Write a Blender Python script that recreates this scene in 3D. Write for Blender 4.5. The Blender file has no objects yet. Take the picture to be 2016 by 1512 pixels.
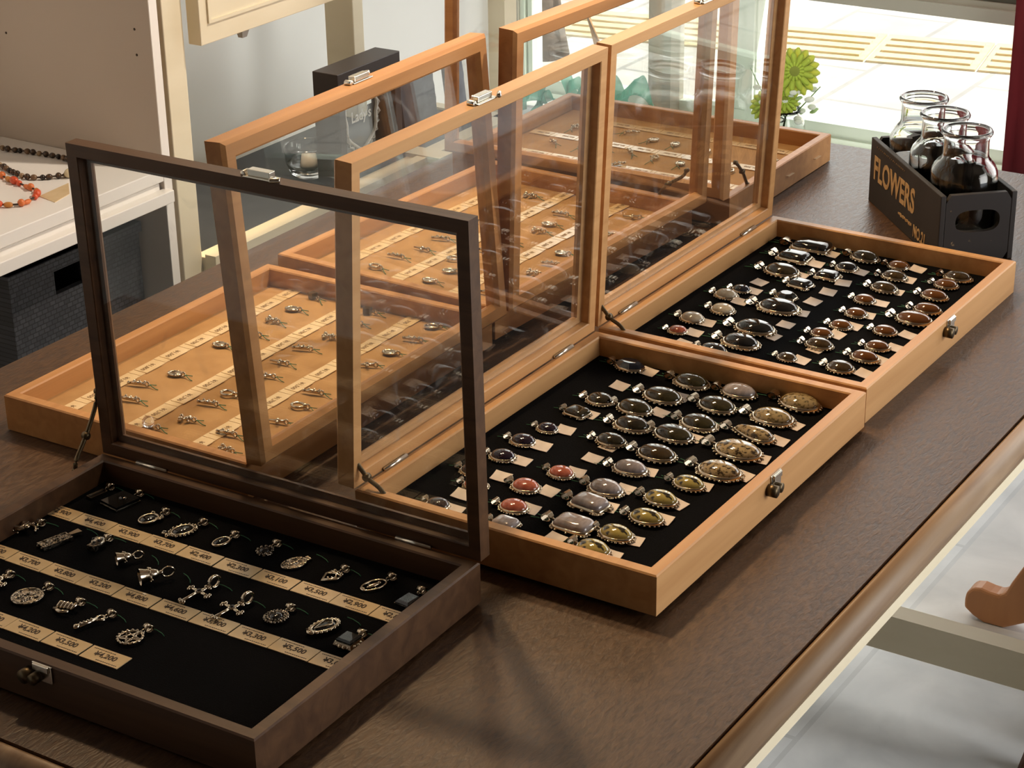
import bpy, bmesh, math, random
from mathutils import Vector, Matrix
from math import pi, sin, cos, radians
random.seed(7)
S = bpy.context.scene
COL = S.collection

# ---------------------------------------------------------------- camera, sky, sun, large lights, exposure
cam_d = bpy.data.cameras.new('camera'); cam = bpy.data.objects.new('camera', cam_d); COL.objects.link(cam)
cam_d.sensor_width = 36.0; cam_d.lens = 4023.6 / 2016 * 36; cam_d.clip_start = .05; cam_d.clip_end = 200
YAW, PIT, ROL = 0.57385781, 0.42127567, -0.01783553
_f = Vector((cos(PIT) * cos(YAW), cos(PIT) * sin(YAW), -sin(PIT))); _r0 = Vector((sin(YAW), -cos(YAW), 0)); _u0 = _r0.cross(_f)
_r = _r0 * cos(ROL) + _u0 * sin(ROL); _u = -_r0 * sin(ROL) + _u0 * cos(ROL)
cam.matrix_world = Matrix(((_r.x, _u.x, -_f.x, -1.16447), (_r.y, _u.y, -_f.y, -0.90524), (_r.z, _u.z, -_f.z, 0.78804), (0, 0, 0, 1)))
S.camera = cam
S.view_settings.view_transform = 'Standard'; S.view_settings.look = 'None'; S.view_settings.gamma = 1.0
S.view_settings.use_curve_mapping = False; S.view_settings.exposure = 0.0
S.cycles.use_denoising = True; S.cycles.max_bounces = 10; S.cycles.transparent_max_bounces = 24; S.cycles.glossy_bounces = 5
S.cycles.sample_clamp_indirect = 6.0; S.cycles.caustics_refractive = False; S.cycles.caustics_reflective = False
W = bpy.data.worlds.new('sky'); S.world = W; W.use_nodes = True
_bg = W.node_tree.nodes['Background']; _bg.inputs[0].default_value = (.93, .97, 1.0, 1); _bg.inputs[1].default_value = 1.3

def lamp(name, kind, loc, energy, color, size=.1, target=None, size_y=None, spot=None):
    d = bpy.data.lights.new(name, kind); d.energy = energy; d.color = color
    if kind == 'AREA':
        d.size = size
        if size_y: d.shape = 'RECTANGLE'; d.size_y = size_y
    elif kind == 'SUN': d.angle = size
    else: d.shadow_soft_size = size
    if spot: d.spot_size = spot; d.spot_blend = .6
    o = bpy.data.objects.new(name, d); COL.objects.link(o); o.location = loc
    if target is not None: o.rotation_euler = (Vector(target) - Vector(loc)).to_track_quat('-Z', 'Y').to_euler()
    return o
lamp('sun', 'SUN', (4, -8, 10), 8.5, (1.0, .96, .90), .02, target=(.6, 0, 0))          # high sun, an added unseen canopy keeps it off the table
lamp('shopfront_daylight', 'AREA', (.95, -2.85, .50), 43, (1.0, .97, .92), 1.4, target=(.55, .3, 0), size_y=1.6)   # the glazed shop front to the right
lamp('window_daylight', 'AREA', (3.12, -.3, .72), 62, (1.0, .965, .90), 4.4, target=(.5, .0, .1), size_y=1.6)   # day through the tall front window
WARM = (1.0, .69, .38)
lamp('ceiling_spot_near', 'SPOT', (.66, .72, 1.75), 100, WARM, .07, target=(-.06, .14, 0), spot=1.25)
lamp('ceiling_spot_far', 'SPOT', (1.05, .66, 1.75), 50, WARM, .06, target=(.62, .12, 0), spot=.85)
lamp('shelf_fill_spot', 'SPOT', (.95, -.55, 1.75), 120, (1.0, .86, .70), .035, target=(.20, .72, .0), spot=.6)  # added fill spot, no known fixture, brightens the white shelf fronts

# ---------------------------------------------------------------- helpers
def thing(name, label, cat, loc=(0, 0, 0), rz=0.0, group=None):
    o = bpy.data.objects.new(name, None); COL.objects.link(o); o.empty_display_size = .01
    o.location = loc; o.rotation_euler = (0, 0, rz); o['label'] = label; o['category'] = cat
    if group: o['group'] = group
    return o
def tag(o, label, cat, group=None, kind=None):
    if label: o['label'] = label
    if cat: o['category'] = cat
    if group: o['group'] = group
    if kind: o['kind'] = kind
    return o
class MB:
    def __init__(s): s.v = []; s.f = []; s.sm = []
    def add(s, vs, fs, smooth=False, M=None):
        b = len(s.v); s.v += [tuple(M @ Vector(p)) if M else tuple(p) for p in vs]
        s.f += [tuple(b + i for i in f) for f in fs]; s.sm += [smooth] * len(fs); return s
    def box(s, c, d, M=None):
        x, y, z = c; a, b, e = d[0] / 2, d[1] / 2, d[2] / 2
        return s.add([(x + i * a, y + j * b, z + k * e) for i in (-1, 1) for j in (-1, 1) for k in (-1, 1)],
                     [(0, 1, 3, 2), (4, 6, 7, 5), (0, 4, 5, 1), (2, 3, 7, 6), (0, 2, 6, 4), (1, 5, 7, 3)], False, M)
    def bx(s, x0, x1, y0, y1, z0, z1): return s.box(((x0 + x1) / 2, (y0 + y1) / 2, (z0 + z1) / 2), (abs(x1 - x0), abs(y1 - y0), abs(z1 - z0)))
    def loft(s, rings, closed=True, caps=True, smooth=True, M=None):
        n = len(rings[0]); vs = [p for r in rings for p in r]; fs = []
        for i in range(len(rings) - 1):
            for j in range(n if closed else n - 1):
                k = (j + 1) % n; fs.append((i * n + j, i * n + k, (i + 1) * n + k, (i + 1) * n + j))
        if caps and closed: fs += [tuple(range(n))[::-1], tuple((len(rings) - 1) * n + j for j in range(n))]
        return s.add(vs, fs, smooth, M)
    def tube(s, pts, r, n=8, loop=False, M=None, flat=1.0):
        P = [Vector(p) for p in pts]; m = len(P); rs = r if isinstance(r, (list, tuple)) else [r] * m
        rings = []; up = Vector((0, 0, 1))
        for i in range(m):
            a = P[(i - 1) % m] if (loop or i > 0) else P[i]; b = P[(i + 1) % m] if (loop or i < m - 1) else P[i]
            t = (b - a).normalized(); q = up if abs(t.dot(up)) < .93 else Vector((0, 1, 0)) if abs(t.y) < .9 else Vector((1, 0, 0))
            e1 = t.cross(q).normalized(); e2 = e1.cross(t)
            rings.append([P[i] + e1 * (rs[i] * cos(2 * pi * k / n)) + e2 * (rs[i] * flat * sin(2 * pi * k / n)) for k in range(n)])
        if loop: rings.append(rings[0])
        return s.loft(rings, True, not loop, True, M)
    def ball(s, c, r, n=8, m=5, M=None):
        rx, ry, rz = r if isinstance(r, (tuple, list)) else (r, r, r); vs = [(c[0], c[1], c[2] - rz)]
        for i in range(1, m):
            a = -pi / 2 + pi * i / m
            vs += [(c[0] + rx * cos(a) * cos(2 * pi * k / n), c[1] + ry * cos(a) * sin(2 * pi * k / n), c[2] + rz * sin(a)) for k in range(n)]
        vs.append((c[0], c[1], c[2] + rz)); fs = [(0, 1 + (k + 1) % n, 1 + k) for k in range(n)]; L = len(vs) - 1
        for i in range(m - 2):
            for k in range(n): b = 1 + i * n; fs.append((b + k, b + (k + 1) % n, b + n + (k + 1) % n, b + n + k))
        b = 1 + (m - 2) * n; fs += [(L, b + k, b + (k + 1) % n) for k in range(n)]
        return s.add(vs, fs, True, M)
    def lathe(s, prof, n=32, c=(0, 0, 0), M=None, caps=True):
        return s.loft([[(c[0] + r * cos(2 * pi * k / n), c[1] + r * sin(2 * pi * k / n), c[2] + z) for k in range(n)] for r, z in prof], True, caps, True, M)
    def prism(s, poly, z0, z1, M=None, smooth=False):
        return s.loft([[(x, y, z0) for x, y in poly], [(x, y, z1) for x, y in poly]], True, True, smooth, M)
    def sweep(s, x0, x1, y0, y1, prof):                       # a mitred frame: profile of (inset, z) around a rectangle
        C4 = ((x0, y0, 1, 1), (x1, y0, -1, 1), (x1, y1, -1, -1), (x0, y1, 1, -1)); n = len(prof)
        vs = [(x + i * a, y + i * b, z) for x, y, a, b in C4 for i, z in prof]; fs = []
        for c in range(4):
            for j in range(n):
                k = (j + 1) % n; d = (c + 1) % 4; fs.append((c * n + j, d * n + j, d * n + k, c * n + k))
        return s.add(vs, fs)
    def build(s, name, mat, parent=None, loc=None, rot=None, bevel=0):
        me = bpy.data.meshes.new(name); me.from_pydata(s.v, [], s.f)
        for p, q in zip(me.polygons, s.sm): p.use_smooth = q
        bm = bmesh.new(); bm.from_mesh(me); bmesh.ops.recalc_face_normals(bm, faces=bm.faces); bm.to_mesh(me); bm.free()
        if mat: me.materials.append(mat)
        return link(name, me, parent, loc, rot, bevel)
def link(name, me, parent=None, loc=None, rot=None, bevel=0):
    o = bpy.data.objects.new(name, me); COL.objects.link(o)
    if parent: o.parent = parent
    if loc: o.location = loc
    if rot: o.rotation_euler = rot
    if bevel: m = o.modifiers.new('edge', 'BEVEL'); m.width = bevel; m.segments = 2; m.limit_method = 'ANGLE'
    return o
def struct(name, mb, mat, **k): return tag(mb.build(name, mat, **k), None, None, kind='structure')
def copy_tree(o, parent=None):
    c = o.copy(); COL.objects.link(c)
    if parent: c.parent = parent
    for ch in list(o.children): copy_tree(ch, c)
    return c
FONT_CACHE = {}
def text_mesh(body, size, xs=1.0, bold=0.0, extrude=.0001):
    key = (body, size, xs, bold)
    if key in FONT_CACHE: return FONT_CACHE[key]
    cu = bpy.data.curves.new('lettering', 'FONT'); cu.body = body; cu.size = size; cu.align_x = 'CENTER'; cu.align_y = 'CENTER'
    cu.offset = bold; cu.extrude = extrude; cu.resolution_u = 3
    o = bpy.data.objects.new('lettering', cu); COL.objects.link(o); bpy.context.view_layer.update()
    me = bpy.data.meshes.new_from_object(o.evaluated_get(bpy.context.evaluated_depsgraph_get()))
    bpy.data.objects.remove(o); bpy.data.curves.remove(cu)
    for v in me.vertices: v.co.x *= xs
    FONT_CACHE[key] = me; return me

# ---------------------------------------------------------------- materials
def mat(name, col, rough=.5, metal=0.0, spec=.5, coat=0.0, trans=0.0, alpha=1.0, ior=1.45, sheen=0.0):
    m = bpy.data.materials.new(name); m.use_nodes = True; b = m.node_tree.nodes['Principled BSDF']
    b.inputs['Base Color'].default_value = (*col, 1); b.inputs['Roughness'].default_value = rough; b.inputs['Metallic'].default_value = metal
    b.inputs['Specular IOR Level'].default_value = spec; b.inputs['Coat Weight'].default_value = coat; b.inputs['Coat Roughness'].default_value = .04
    b.inputs['Transmission Weight'].default_value = trans; b.inputs['IOR'].default_value = ior; b.inputs['Alpha'].default_value = alpha
    b.inputs['Sheen Weight'].default_value = sheen
    return m
def noisy(name, c1, c2, scale=(20, 20, 20), detail=4, rough=.5, lo=.35, hi=.65, bump=0.0, coord='Object', metal=0.0, dist=0.0, coat=0.0, c3=None, spec=.5, rough2=None):
    m = mat(name, c1, rough, metal, spec, coat); nt = m.node_tree; N = nt.nodes; L = nt.links; b = N['Principled BSDF']
    tc = N.new('ShaderNodeTexCoord'); mp = N.new('ShaderNodeMapping'); mp.inputs['Scale'].default_value = scale
    no = N.new('ShaderNodeTexNoise'); no.inputs['Scale'].default_value = 1.0; no.inputs['Detail'].default_value = detail; no.inputs['Distortion'].default_value = dist
    cr = N.new('ShaderNodeValToRGB'); e = cr.color_ramp.elements; e[0].position = lo; e[1].position = hi
    e[0].color = (*c1, 1); e[1].color = (*c2, 1)
    if c3: x = e.new((lo + hi) / 2); x.color = (*c3, 1)
    L.new(tc.outputs[coord], mp.inputs['Vector']); L.new(mp.outputs[0], no.inputs['Vector']); L.new(no.outputs['Fac'], cr.inputs[0]); L.new(cr.outputs[0], b.inputs['Base Color'])
    if bump:
        bp = N.new('ShaderNodeBump'); bp.inputs['Strength'].default_value = bump; bp.inputs['Distance'].default_value = .002
        L.new(no.outputs['Fac'], bp.inputs['Height']); L.new(bp.outputs[0], b.inputs['Normal'])
    if rough2 is not None:
        mr = N.new('ShaderNodeMapRange'); mr.inputs['To Min'].default_value = rough; mr.inputs['To Max'].default_value = rough2
        L.new(no.outputs['Fac'], mr.inputs[0]); L.new(mr.outputs[0], b.inputs['Roughness'])
    return m
def wood(name, c1, c2, along=(3, 70, 70), rough=.42, bump=.12, spec=.4):
    return noisy(name, c1, c2, along, 6, rough, .3, .72, bump, dist=.6, spec=spec)
def pane_mat(name, tint=(1, 1, 1), dust=.0, base=.045):
    m = bpy.data.materials.new(name); m.use_nodes = True; nt = m.node_tree; N = nt.nodes; L = nt.links; N.clear()
    out = N.new('ShaderNodeOutputMaterial'); tr = N.new('ShaderNodeBsdfTransparent'); tr.inputs[0].default_value = (*tint, 1)
    gl = N.new('ShaderNodeBsdfGlossy'); gl.inputs['Roughness'].default_value = .0; gl.inputs[0].default_value = (1, 1, 1, 1)
    lw = N.new('ShaderNodeLayerWeight'); lw.inputs[0].default_value = .5
    pw = N.new('ShaderNodeMath'); pw.operation = 'POWER'; pw.inputs[1].default_value = 5.0
    ma = N.new('ShaderNodeMath'); ma.operation = 'MULTIPLY_ADD'; ma.inputs[1].default_value = 1 - base; ma.inputs[2].default_value = base
    mx = N.new('ShaderNodeMixShader'); L.new(lw.outputs['Facing'], pw.inputs[0]); L.new(pw.outputs[0], ma.inputs[0]); L.new(ma.outputs[0], mx.inputs[0])
    L.new(tr.outputs[0], mx.inputs[1]); L.new(gl.outputs[0], mx.inputs[2]); last = mx
    if dust:
        df = N.new('ShaderNodeBsdfDiffuse'); df.inputs[0].default_value = (.8, .8, .78, 1)
        tc = N.new('ShaderNodeTexCoord'); no = N.new('ShaderNodeTexNoise'); no.inputs['Scale'].default_value = 22; no.inputs['Detail'].default_value = 5; no.inputs['Distortion'].default_value = 1.5
        mr = N.new('ShaderNodeMapRange'); mr.inputs['From Min'].default_value = .62; mr.inputs['From Max'].default_value = .85; mr.inputs['To Max'].default_value = dust; mr.inputs['To Min'].default_value = .006
        m2 = N.new('ShaderNodeMixShader'); L.new(tc.outputs['Object'], no.inputs['Vector']); L.new(no.outputs['Fac'], mr.inputs[0]); L.new(mr.outputs[0], m2.inputs[0])
        L.new(mx.outputs[0], m2.inputs[1]); L.new(df.outputs[0], m2.inputs[2]); last = m2
    L.new(last.outputs[0], out.inputs[0]); return m
M = {}
M['pale'] = wood('pale_oak', (.53, .275, .108), (.66, .37, .16))
M['honey'] = wood('honey_oak', (.40, .185, .065), (.54, .275, .105))
M['walnut'] = wood('dark_walnut', (.058, .026, .012), (.110, .053, .024))
M['table'] = noisy('table_veneer', (.040, .0175, .0068), (.098, .049, .0215), (110, 330, 330), 6, .32, .32, .68, .25, dist=.5, spec=.55, rough2=.50)
M['edge'] = wood('table_edge', (.20, .115, .062), (.40, .27, .16), (5, 60, 60), .4)
M['velvet'] = noisy('black_velvet', (.0016, .0016, .002), (.004, .004, .005), (900, 900, 900), 2, 1.0, .3, .7, .3, spec=.08)
M['kraft'] = noisy('kraft_board', (.36, .19, .066), (.44, .245, .092), (45, 45, 45), 5, .8, .3, .7, .05)
M['paper'] = noisy('cream_paper', (.70, .51, .28), (.76, .57, .33), (60, 60, 60), 3, .22, spec=.5, coat=.35)
M['tag'] = noisy('pale_tag_card', (.62, .52, .44), (.70, .60, .52), (90, 90, 90), 3, .45)
M['faint_ink'] = mat('faint_brown_ink', (.22, .13, .06), .7)
M['ink'] = mat('brown_ink', (.05, .03, .018), .7)
M['silver'] = mat('aged_silver', (.60, .51, .39), .17, 1.0)
M['silver_dark'] = noisy('oxidised_silver', (.06, .05, .04), (.58, .50, .40), (450, 450, 450), 3, .26, .38, .6, .35, metal=1.0)
M['steel'] = mat('nickel_clasp', (.72, .68, .60), .24, 1.0)
M['brass'] = mat('antique_brass', (.13, .095, .055), .42, 1.0)
M['thread'] = mat('green_thread', (.015, .13, .055), .6)
M['pane'] = pane_mat('lid_glass', (.985, .99, .985), .16)
M['window_glass'] = pane_mat('window_glass', (.97, .985, .97), 0, .035)
ST = {'O': noisy('olive_labradorite', (.020, .016, .005), (.050, .040, .013), (4, 4, 4), 3, .06, coat=.6),
      'D': noisy('dark_olive_stone', (.016, .012, .006), (.04, .03, .012), (4, 4, 4), 3, .06, coat=.6),
      'G': noisy('grey_lace_stone', (.22, .19, .19), (.33, .29, .29), (3, 9, 3), 3, .08, coat=.6),
      'T': noisy('dendritic_tan_stone', (.06, .045, .02), (.30, .225, .11), (13, 13, 13), 4, .07, .36, .5, coat=.6),
      'L': noisy('leopard_stone', (.035, .022, .010), (.36, .27, .14), (11, 11, 11), 3, .08, .40, .52, coat=.6),
      'B': noisy('brown_stone', (.03, .018, .006), (.07, .043, .015), (4, 4, 4), 3, .06, coat=.6),
      'P': mat('deep_purple_stone', (.012, .005, .014), .06, coat=.6),
      'C': noisy('coral_pink_stone', (.33, .075, .040), (.46, .13, .075), (5, 5, 5), 3, .1, coat=.5),
      'Y': noisy('veined_yellow_stone', (.02, .016, .008), (.36, .29, .085), (5, 2.6, 4), 2, .08, .36, .42, coat=.6),
      'K': mat('black_onyx', (.006, .006, .006), .04, coat=.6),
      'N': mat('midnight_blue_stone', (.012, .015, .026), .05, coat=.6),
      'W': noisy('milky_stone', (.40, .34, .25), (.52, .46, .36), (4, 4, 4), 3, .1, coat=.5),
      'A': mat('amber_stone', (.115, .042, .008), .06, coat=.6)}

# ---------------------------------------------------------------- the display cases (hinge line = local x axis, front = +v)
CASE = {}
CASES = {'B': (0.0, 0.0, 0.0, .3833, .2768, .0344, .0048, -1, 1.5195, .0196), 'C': (.4025, .0074, -.0100, .3725, .2780, .0344, .0001, -1, 1.5195, .0196),
         'D': (-.0018, .1119, .0091, .3820, .2773, .0344, .0006, 1, 1.5061, .0196), 'E': (.3822, .1132, -.0443, .3800, .2795, .0344, .0061, 1, 1.6089, .0196),
         'F': (.8015, .4459, -1.5658, .3752, .2767, .0344, .0008, 1, 1.5195, .0196), 'A': (-.0508, .2266, -1.5574, .3772, .2730, .0343, .0025, -1, 1.5532, .0166)}
CLABEL = {'A': 'dark walnut jewellery case with open glass lid, nearest the camera at lower left',
          'B': 'pale wood pendant case with open glass lid and black lining, nearer of two',
          'C': 'pale wood pendant case with open glass lid and black lining, beside the lettered crate',
          'D': 'honey wood charm case with open glass lid, behind the dark walnut case',
          'E': 'honey wood charm case with open glass lid, middle of the three tan-lined cases',
          'F': 'honey wood charm case turned sideways with its glass lid open, nearest the window'}
def world(n, u, v, z):
    x, y, a, L, Wd, H, z0, s, la, d = CASES[n]; v *= s
    return Vector((x + u * cos(a) - v * sin(a), y + u * sin(a) + v * cos(a), z))
def floor_z(n): return CASES[n][6] + CASES[n][5] - .019
def make_case(n, lat, clasp_u=.19, stay=None, wm='pale', lining='velvet'):
    x, y, a, L, Wd, H, z0, s, la, d = CASES[n]; wd = M[wm]
    r = thing('display_case', CLABEL[n], 'display case', (x, y, 0), a, 'wooden jewellery display cases'); CASE[n] = r
    Y = lambda v: v * s
    b = MB(); lo = z0 if z0 < .002 else z0
    b.sweep(0, L, min(0, Y(Wd)), max(0, Y(Wd)), [(0, lo), (0, z0 + H - .0012), (.0012, z0 + H), (.0098, z0 + H), (.011, z0 + H - .0012), (.011, lo)])
    b.bx(.0105, L - .0105, Y(.0105), Y(Wd - .0105), lo + .001, lo + .006)
    body = b.build('case_body', wd, r)
    if z0 >= .002:
        for u in (.02, L - .02):
            for v in (.02, Wd - .02): MB().lathe([(.007, 0), (.007, lo)], 12, (u, Y(v), 0)).build('felt_foot', M['velvet'], body)
    f = MB(); f.bx(.011, L - .011, Y(.011), Y(Wd - .011), lo + .0065, z0 + H - .019); f.build('lining_board', M[lining], r)
    for u in (.055, L - .06):
        h = MB(); h.tube([(u - .016, Y(.0008), z0 + H + .0008), (u + .016, Y(.0008), z0 + H + .0008)], .0019, 8); h.build('hinge', M['steel'], r)
    # lid, turned about the hinge line
    p = MB(); p.sweep(0, L, min(0, Y(Wd)), max(0, Y(Wd)), [(0, .001), (.0102, .001), (.011, .0018), (.011, d * .52), (.0165, d * .58), (.0165, d - .0045), (.0135, d), (.003, d), (0, d - .003)])
    lidc = p.build('lid', wd, r, (0, 0, z0 + H), (s * la, 0, 0))
    g = MB(); g.bx(.0115, L - .0115, Y(.0115), Y(Wd - .0115), d * .52 - .0022, d * .52 - .0002); g.build('glass_pane', M['pane'], lidc)
    c = MB(); u0 = clasp_u; e = Y(Wd)                                         # the catch on the lid's free edge
    c.bx(u0 - .014, u0 + .014, e, e + s * .0012, .001, .0115); c.bx(u0 - .011, u0 + .010, e + s * .0012, e + s * .0062, .0035, .0105)
    c.tube([(u0 - .0155, e + s * .0015, .0035), (u0 - .0155, e + s * .0015, .0105)], .0028, 8); c.tube([(u0 + .013, e + s * .0022, -.001), (u0 + .020, e + s * .0022, .003)], .0022, 8)
    c.build('clasp', M['steel'], lidc, bevel=.0006)
    if lat:
        q = MB(); f0 = Y(Wd); zz = z0 + .0255
        q.bx(lat - .004, lat + .014, f0, f0 + s * .0014, zz - .0055, zz + .0085); q.bx(lat - .002, lat + .012, f0 + s * .0014, f0 + s * .0034, zz + .0035, zz + .0085)
        pl = q.build('latch_plate', M['steel'], r, bevel=.0005)
        k = MB()
        for du, rr in ((-.0075, .0052), (.001, .0042)): k.tube([(lat + du, f0, zz - .002), (lat + du, f0 + s * .0085, zz - .002)], rr, 14)
        k.build('latch_knob', M['brass'], pl)
    if stay:
        st = MB(); side, pts = stay; un = side
        P = [(un, Y(v), z0 + H + z) for v, z in pts]; nn = len(P)
        Q = []
        for i in range(nn - 1):
            for t in range(5):
                f_ = t / 5; p0 = Vector(P[max(i - 1, 0)]); p1 = Vector(P[i]); p2 = Vector(P[i + 1]); p3 = Vector(P[min(i + 2, nn - 1)])
                Q.append(.5 * ((2 * p1) + (p2 - p0) * f_ + (2 * p0 - 5 * p1 + 4 * p2 - p3) * f_ ** 2 + (3 * p1 - p0 - 3 * p2 + p3) * f_ ** 3))
        Q.append(Vector(P[-1])); st.tube(Q, .0019, 8)
        j = Q[len(Q) // 2]; st.tube([j + Vector((-.0025, 0, 0)), j + Vector((.0025, 0, 0))], .0032, 10)
        for e_ in (Q[0], Q[-1]): st.tube([e_ + Vector((-.002, 0, 0)), e_ + Vector((.002, 0, 0))], .0026, 10)
        st.build('lid_stay', M['brass'], r)
    return r
STAY = [(-.0100, .0396), (-.004, .0237), (.0045, .0133), (.0100, .0083), (.0195, .0036), (.0262, -.0030)]
make_case('A', .186, .191, (-.0022, [(-.0041, .055), (.0002, .0428), (.0098, .028), (.0181, .0174), (.0291, .0046), (.031, -.004)]), 'walnut')
make_case('B', .195, .187, (.0065, STAY)); make_case('C', .190, .19, (.0065, STAY))
make_case('D', 0, .199, None, 'honey', 'kraft')
make_case('E', 0, .205, (.3770, [(.006, .034), (.0115, .026), (.0249, .0171), (.0327, .011), (.0395, .003), (.0418, -.0027)]), 'honey', 'kraft')
make_case('F', 0, .19, (.3705, [(.022, .034), (.0282, .0293), (.036, .022), (.0419, .0163), (.049, .006), (.0540, -.0012)]), 'honey', 'kraft')

# ---------------------------------------------------------------- pendants on black velvet
ORD = ['first', 'second', 'third', 'fourth', 'fifth', 'sixth', 'seventh', 'eighth', 'ninth', 'tenth', 'eleventh', 'twelfth']
def outline(kind, n=32):
    P = []
    for k in range(n):
        t = 2 * pi * k / n; c, s_ = cos(t), sin(t)
        if kind == 'r': e = .42; c, s_ = math.copysign(abs(c) ** e, c), math.copysign(abs(s_) ** e, s_); P.append((c * .9, s_ * .95))
        elif kind == 't': P.append((c * (.62 - .34 * s_), s_))
        elif kind == 'f': q = 1 / max(abs(c), abs(s_), (abs(c) + abs(s_)) / 1.42); P.append((c * q * .95, s_ * q * .95))
        else: P.append((c, s_))
    return P
def pendant_meshes(kind, hue, ornate):
    a, b, h = (.34, .46, .22) if kind != 't' else (.40, .47, .2)
    O = outline(kind); st = MB()
    if kind == 'f': R = [(1, .1), (1, .16), (.78, .26), (.55, .30)]
    elif kind == 'r': R = [(1, .1), (.985, .17), (.93, .23), (.82, .275), (.62, .30), (.3, .31)]
    else: R = [(1, .1), (.985, .15), (.93, .2), (.82, .25), (.66, .29), (.46, .315), (.22, .33)]
    st.loft([[(x * a * q, y * b * q, z) for x, y in O] for q, z in R], True, True, kind != 'f')
    stone = st.build('stone', ST[hue]).data
    se = MB(); g = 1.10 if ornate else 1.07
    se.loft([[(x * a * q, y * b * q, z) for x, y in O] for q, z in [(.98, .0), (g, .015), (g, .07), (1.045, .15), (1.0, .155), (.99, .1)]], True, True, True)
    nb = 30 if ornate else 22
    OB = outline(kind, nb)
    for k, (x, y) in enumerate(OB):
        se.ball((x * a * (g + .05), y * b * (g + .04), .055), .034 if not ornate else (.045 if k % 2 else .03), 6, 4)
    if ornate:
        for sx in (-1, 1):
            for sy in (-.75, .8): se.tube([(sx * a * .8 + .05 * cos(t), sy * b + .05 * sin(t), .06) for t in [i * pi / 4 for i in range(8)]], .016, 6, True)
    setting = se.build('setting', M['silver']).data
    ba = MB(); yb = b * g
    ba.tube([(0, yb + .05 + .045 * cos(t), .08 + .05 * sin(t)) for t in [i * pi / 4 for i in range(8)]], .017, 6, True)
    rings = []
    for i in range(9):
        t = -.4 + i * (2 * pi - .3) / 8; w = .055 + .075 * sin(max(0, min(pi, t * .55)))
        cy, cz = yb + .19 - .115 * cos(t), .13 + .105 * sin(t)
        rings.append([(-w, cy - .012 * cos(t), cz), (w, cy - .012 * cos(t), cz), (w, cy + .012 * cos(t), cz + .012), (-w, cy + .012 * cos(t), cz + .012)])
    ba.loft(rings, True, True, False)
    bail = ba.build('bail', M['silver']).data
    th = MB(); rr = .011
    th.tube([(.02, yb + .18, .06), (.06, yb + .26, .05), (.13, yb + .40, .018), (.16, yb + .55, .012)], rr, 5)
    th.tube([(-.02, yb + .18, .06), (-.03, yb + .28, .05), (.01, yb + .45, .016), (-.03, yb + .62, .012)], rr, 5)
    thr = th.build('thread', M['thread']).data
    for o in [o for o in bpy.data.objects if o.data in (stone, setting, bail, thr) and not o.parent]: bpy.data.objects.remove(o)
    return stone, setting, bail, thr
PM = {}
def proto(kind, hue, ornate):
    k = (kind, hue, ornate)
    if k not in PM: PM[k] = pendant_meshes(*k)
    return PM[k]
def place(n, u, v, dz=0.0):                       # world position and heading: local +y of an item points to the hinge
    a, s = CASES[n][2], CASES[n][7]
    return world(n, u, v, floor_z(n) + dz), a + (pi if s > 0 else 0)
HUE = {'O': 'olive', 'D': 'dark brown-green', 'G': 'pale grey', 'T': 'tan speckled', 'L': 'leopard-spotted', 'B': 'brown', 'P': 'deep purple', 'C': 'coral pink',
       'Y': 'veined yellow', 'K': 'glossy black', 'N': 'midnight blue', 'W': 'milky cream', 'A': 'amber brown'}
SHP = {'o': 'oval', 'r': 'rectangular', 't': 'teardrop', 'f': 'faceted'}
COLN = {0: 'hinge-side column', 1: 'second column', 2: 'third column', 3: 'latch-side column'}
def column(v): return 0 if v < .085 else 1 if v < .145 else 2 if v < .197 else 3
def row_of(n, u): return max(0, min(10, int(round((u - (.036 if n == 'B' else .030)) / (.0354 if n == 'B' else .0343)))))
WHERE = {'B': 'nearer black-lined case', 'C': 'farther black-lined case'}
used = set()
def uniq(l, alts):
    k = l; i = 0
    while k in used:
        k = l + alts[i] if i < len(alts) else l + ' ' + alts[-1] * 1; i += 1
        if i > 12: break
    used.add(k); return k
def pendants(n, data):
    for i, (u, v, ln, k) in enumerate(data):
        kind, hue = k[0], k[1]; orn = (i % 3 == 1) or (hue in 'CP')
        (p, rz) = place(n, u, v, .0004)
        base = f"{HUE[hue]} {SHP[kind]} pendant, {ORD[row_of(n, u)]} row from near end, {COLN[column(v)]}, {WHERE[n]}"
        r = thing('pendant', uniq(base, [', lower', ', upper']), 'pendant', p, rz + random.uniform(-.10, .10) - .06, 'pendants in the ' + WHERE[n])
        wx = {'o': 1.0, 'r': 1.0, 't': .82, 'f': 1.0}[kind] * (1.12 if ln < .026 else .96)
        sc = max(.019, ln) * 1.06; r.scale = (sc * wx, sc, min(sc, .033))
        for nm, me in zip(('stone', 'setting', 'bail', 'thread'), proto(kind, hue, orn)): link(nm, me, r)
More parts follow.
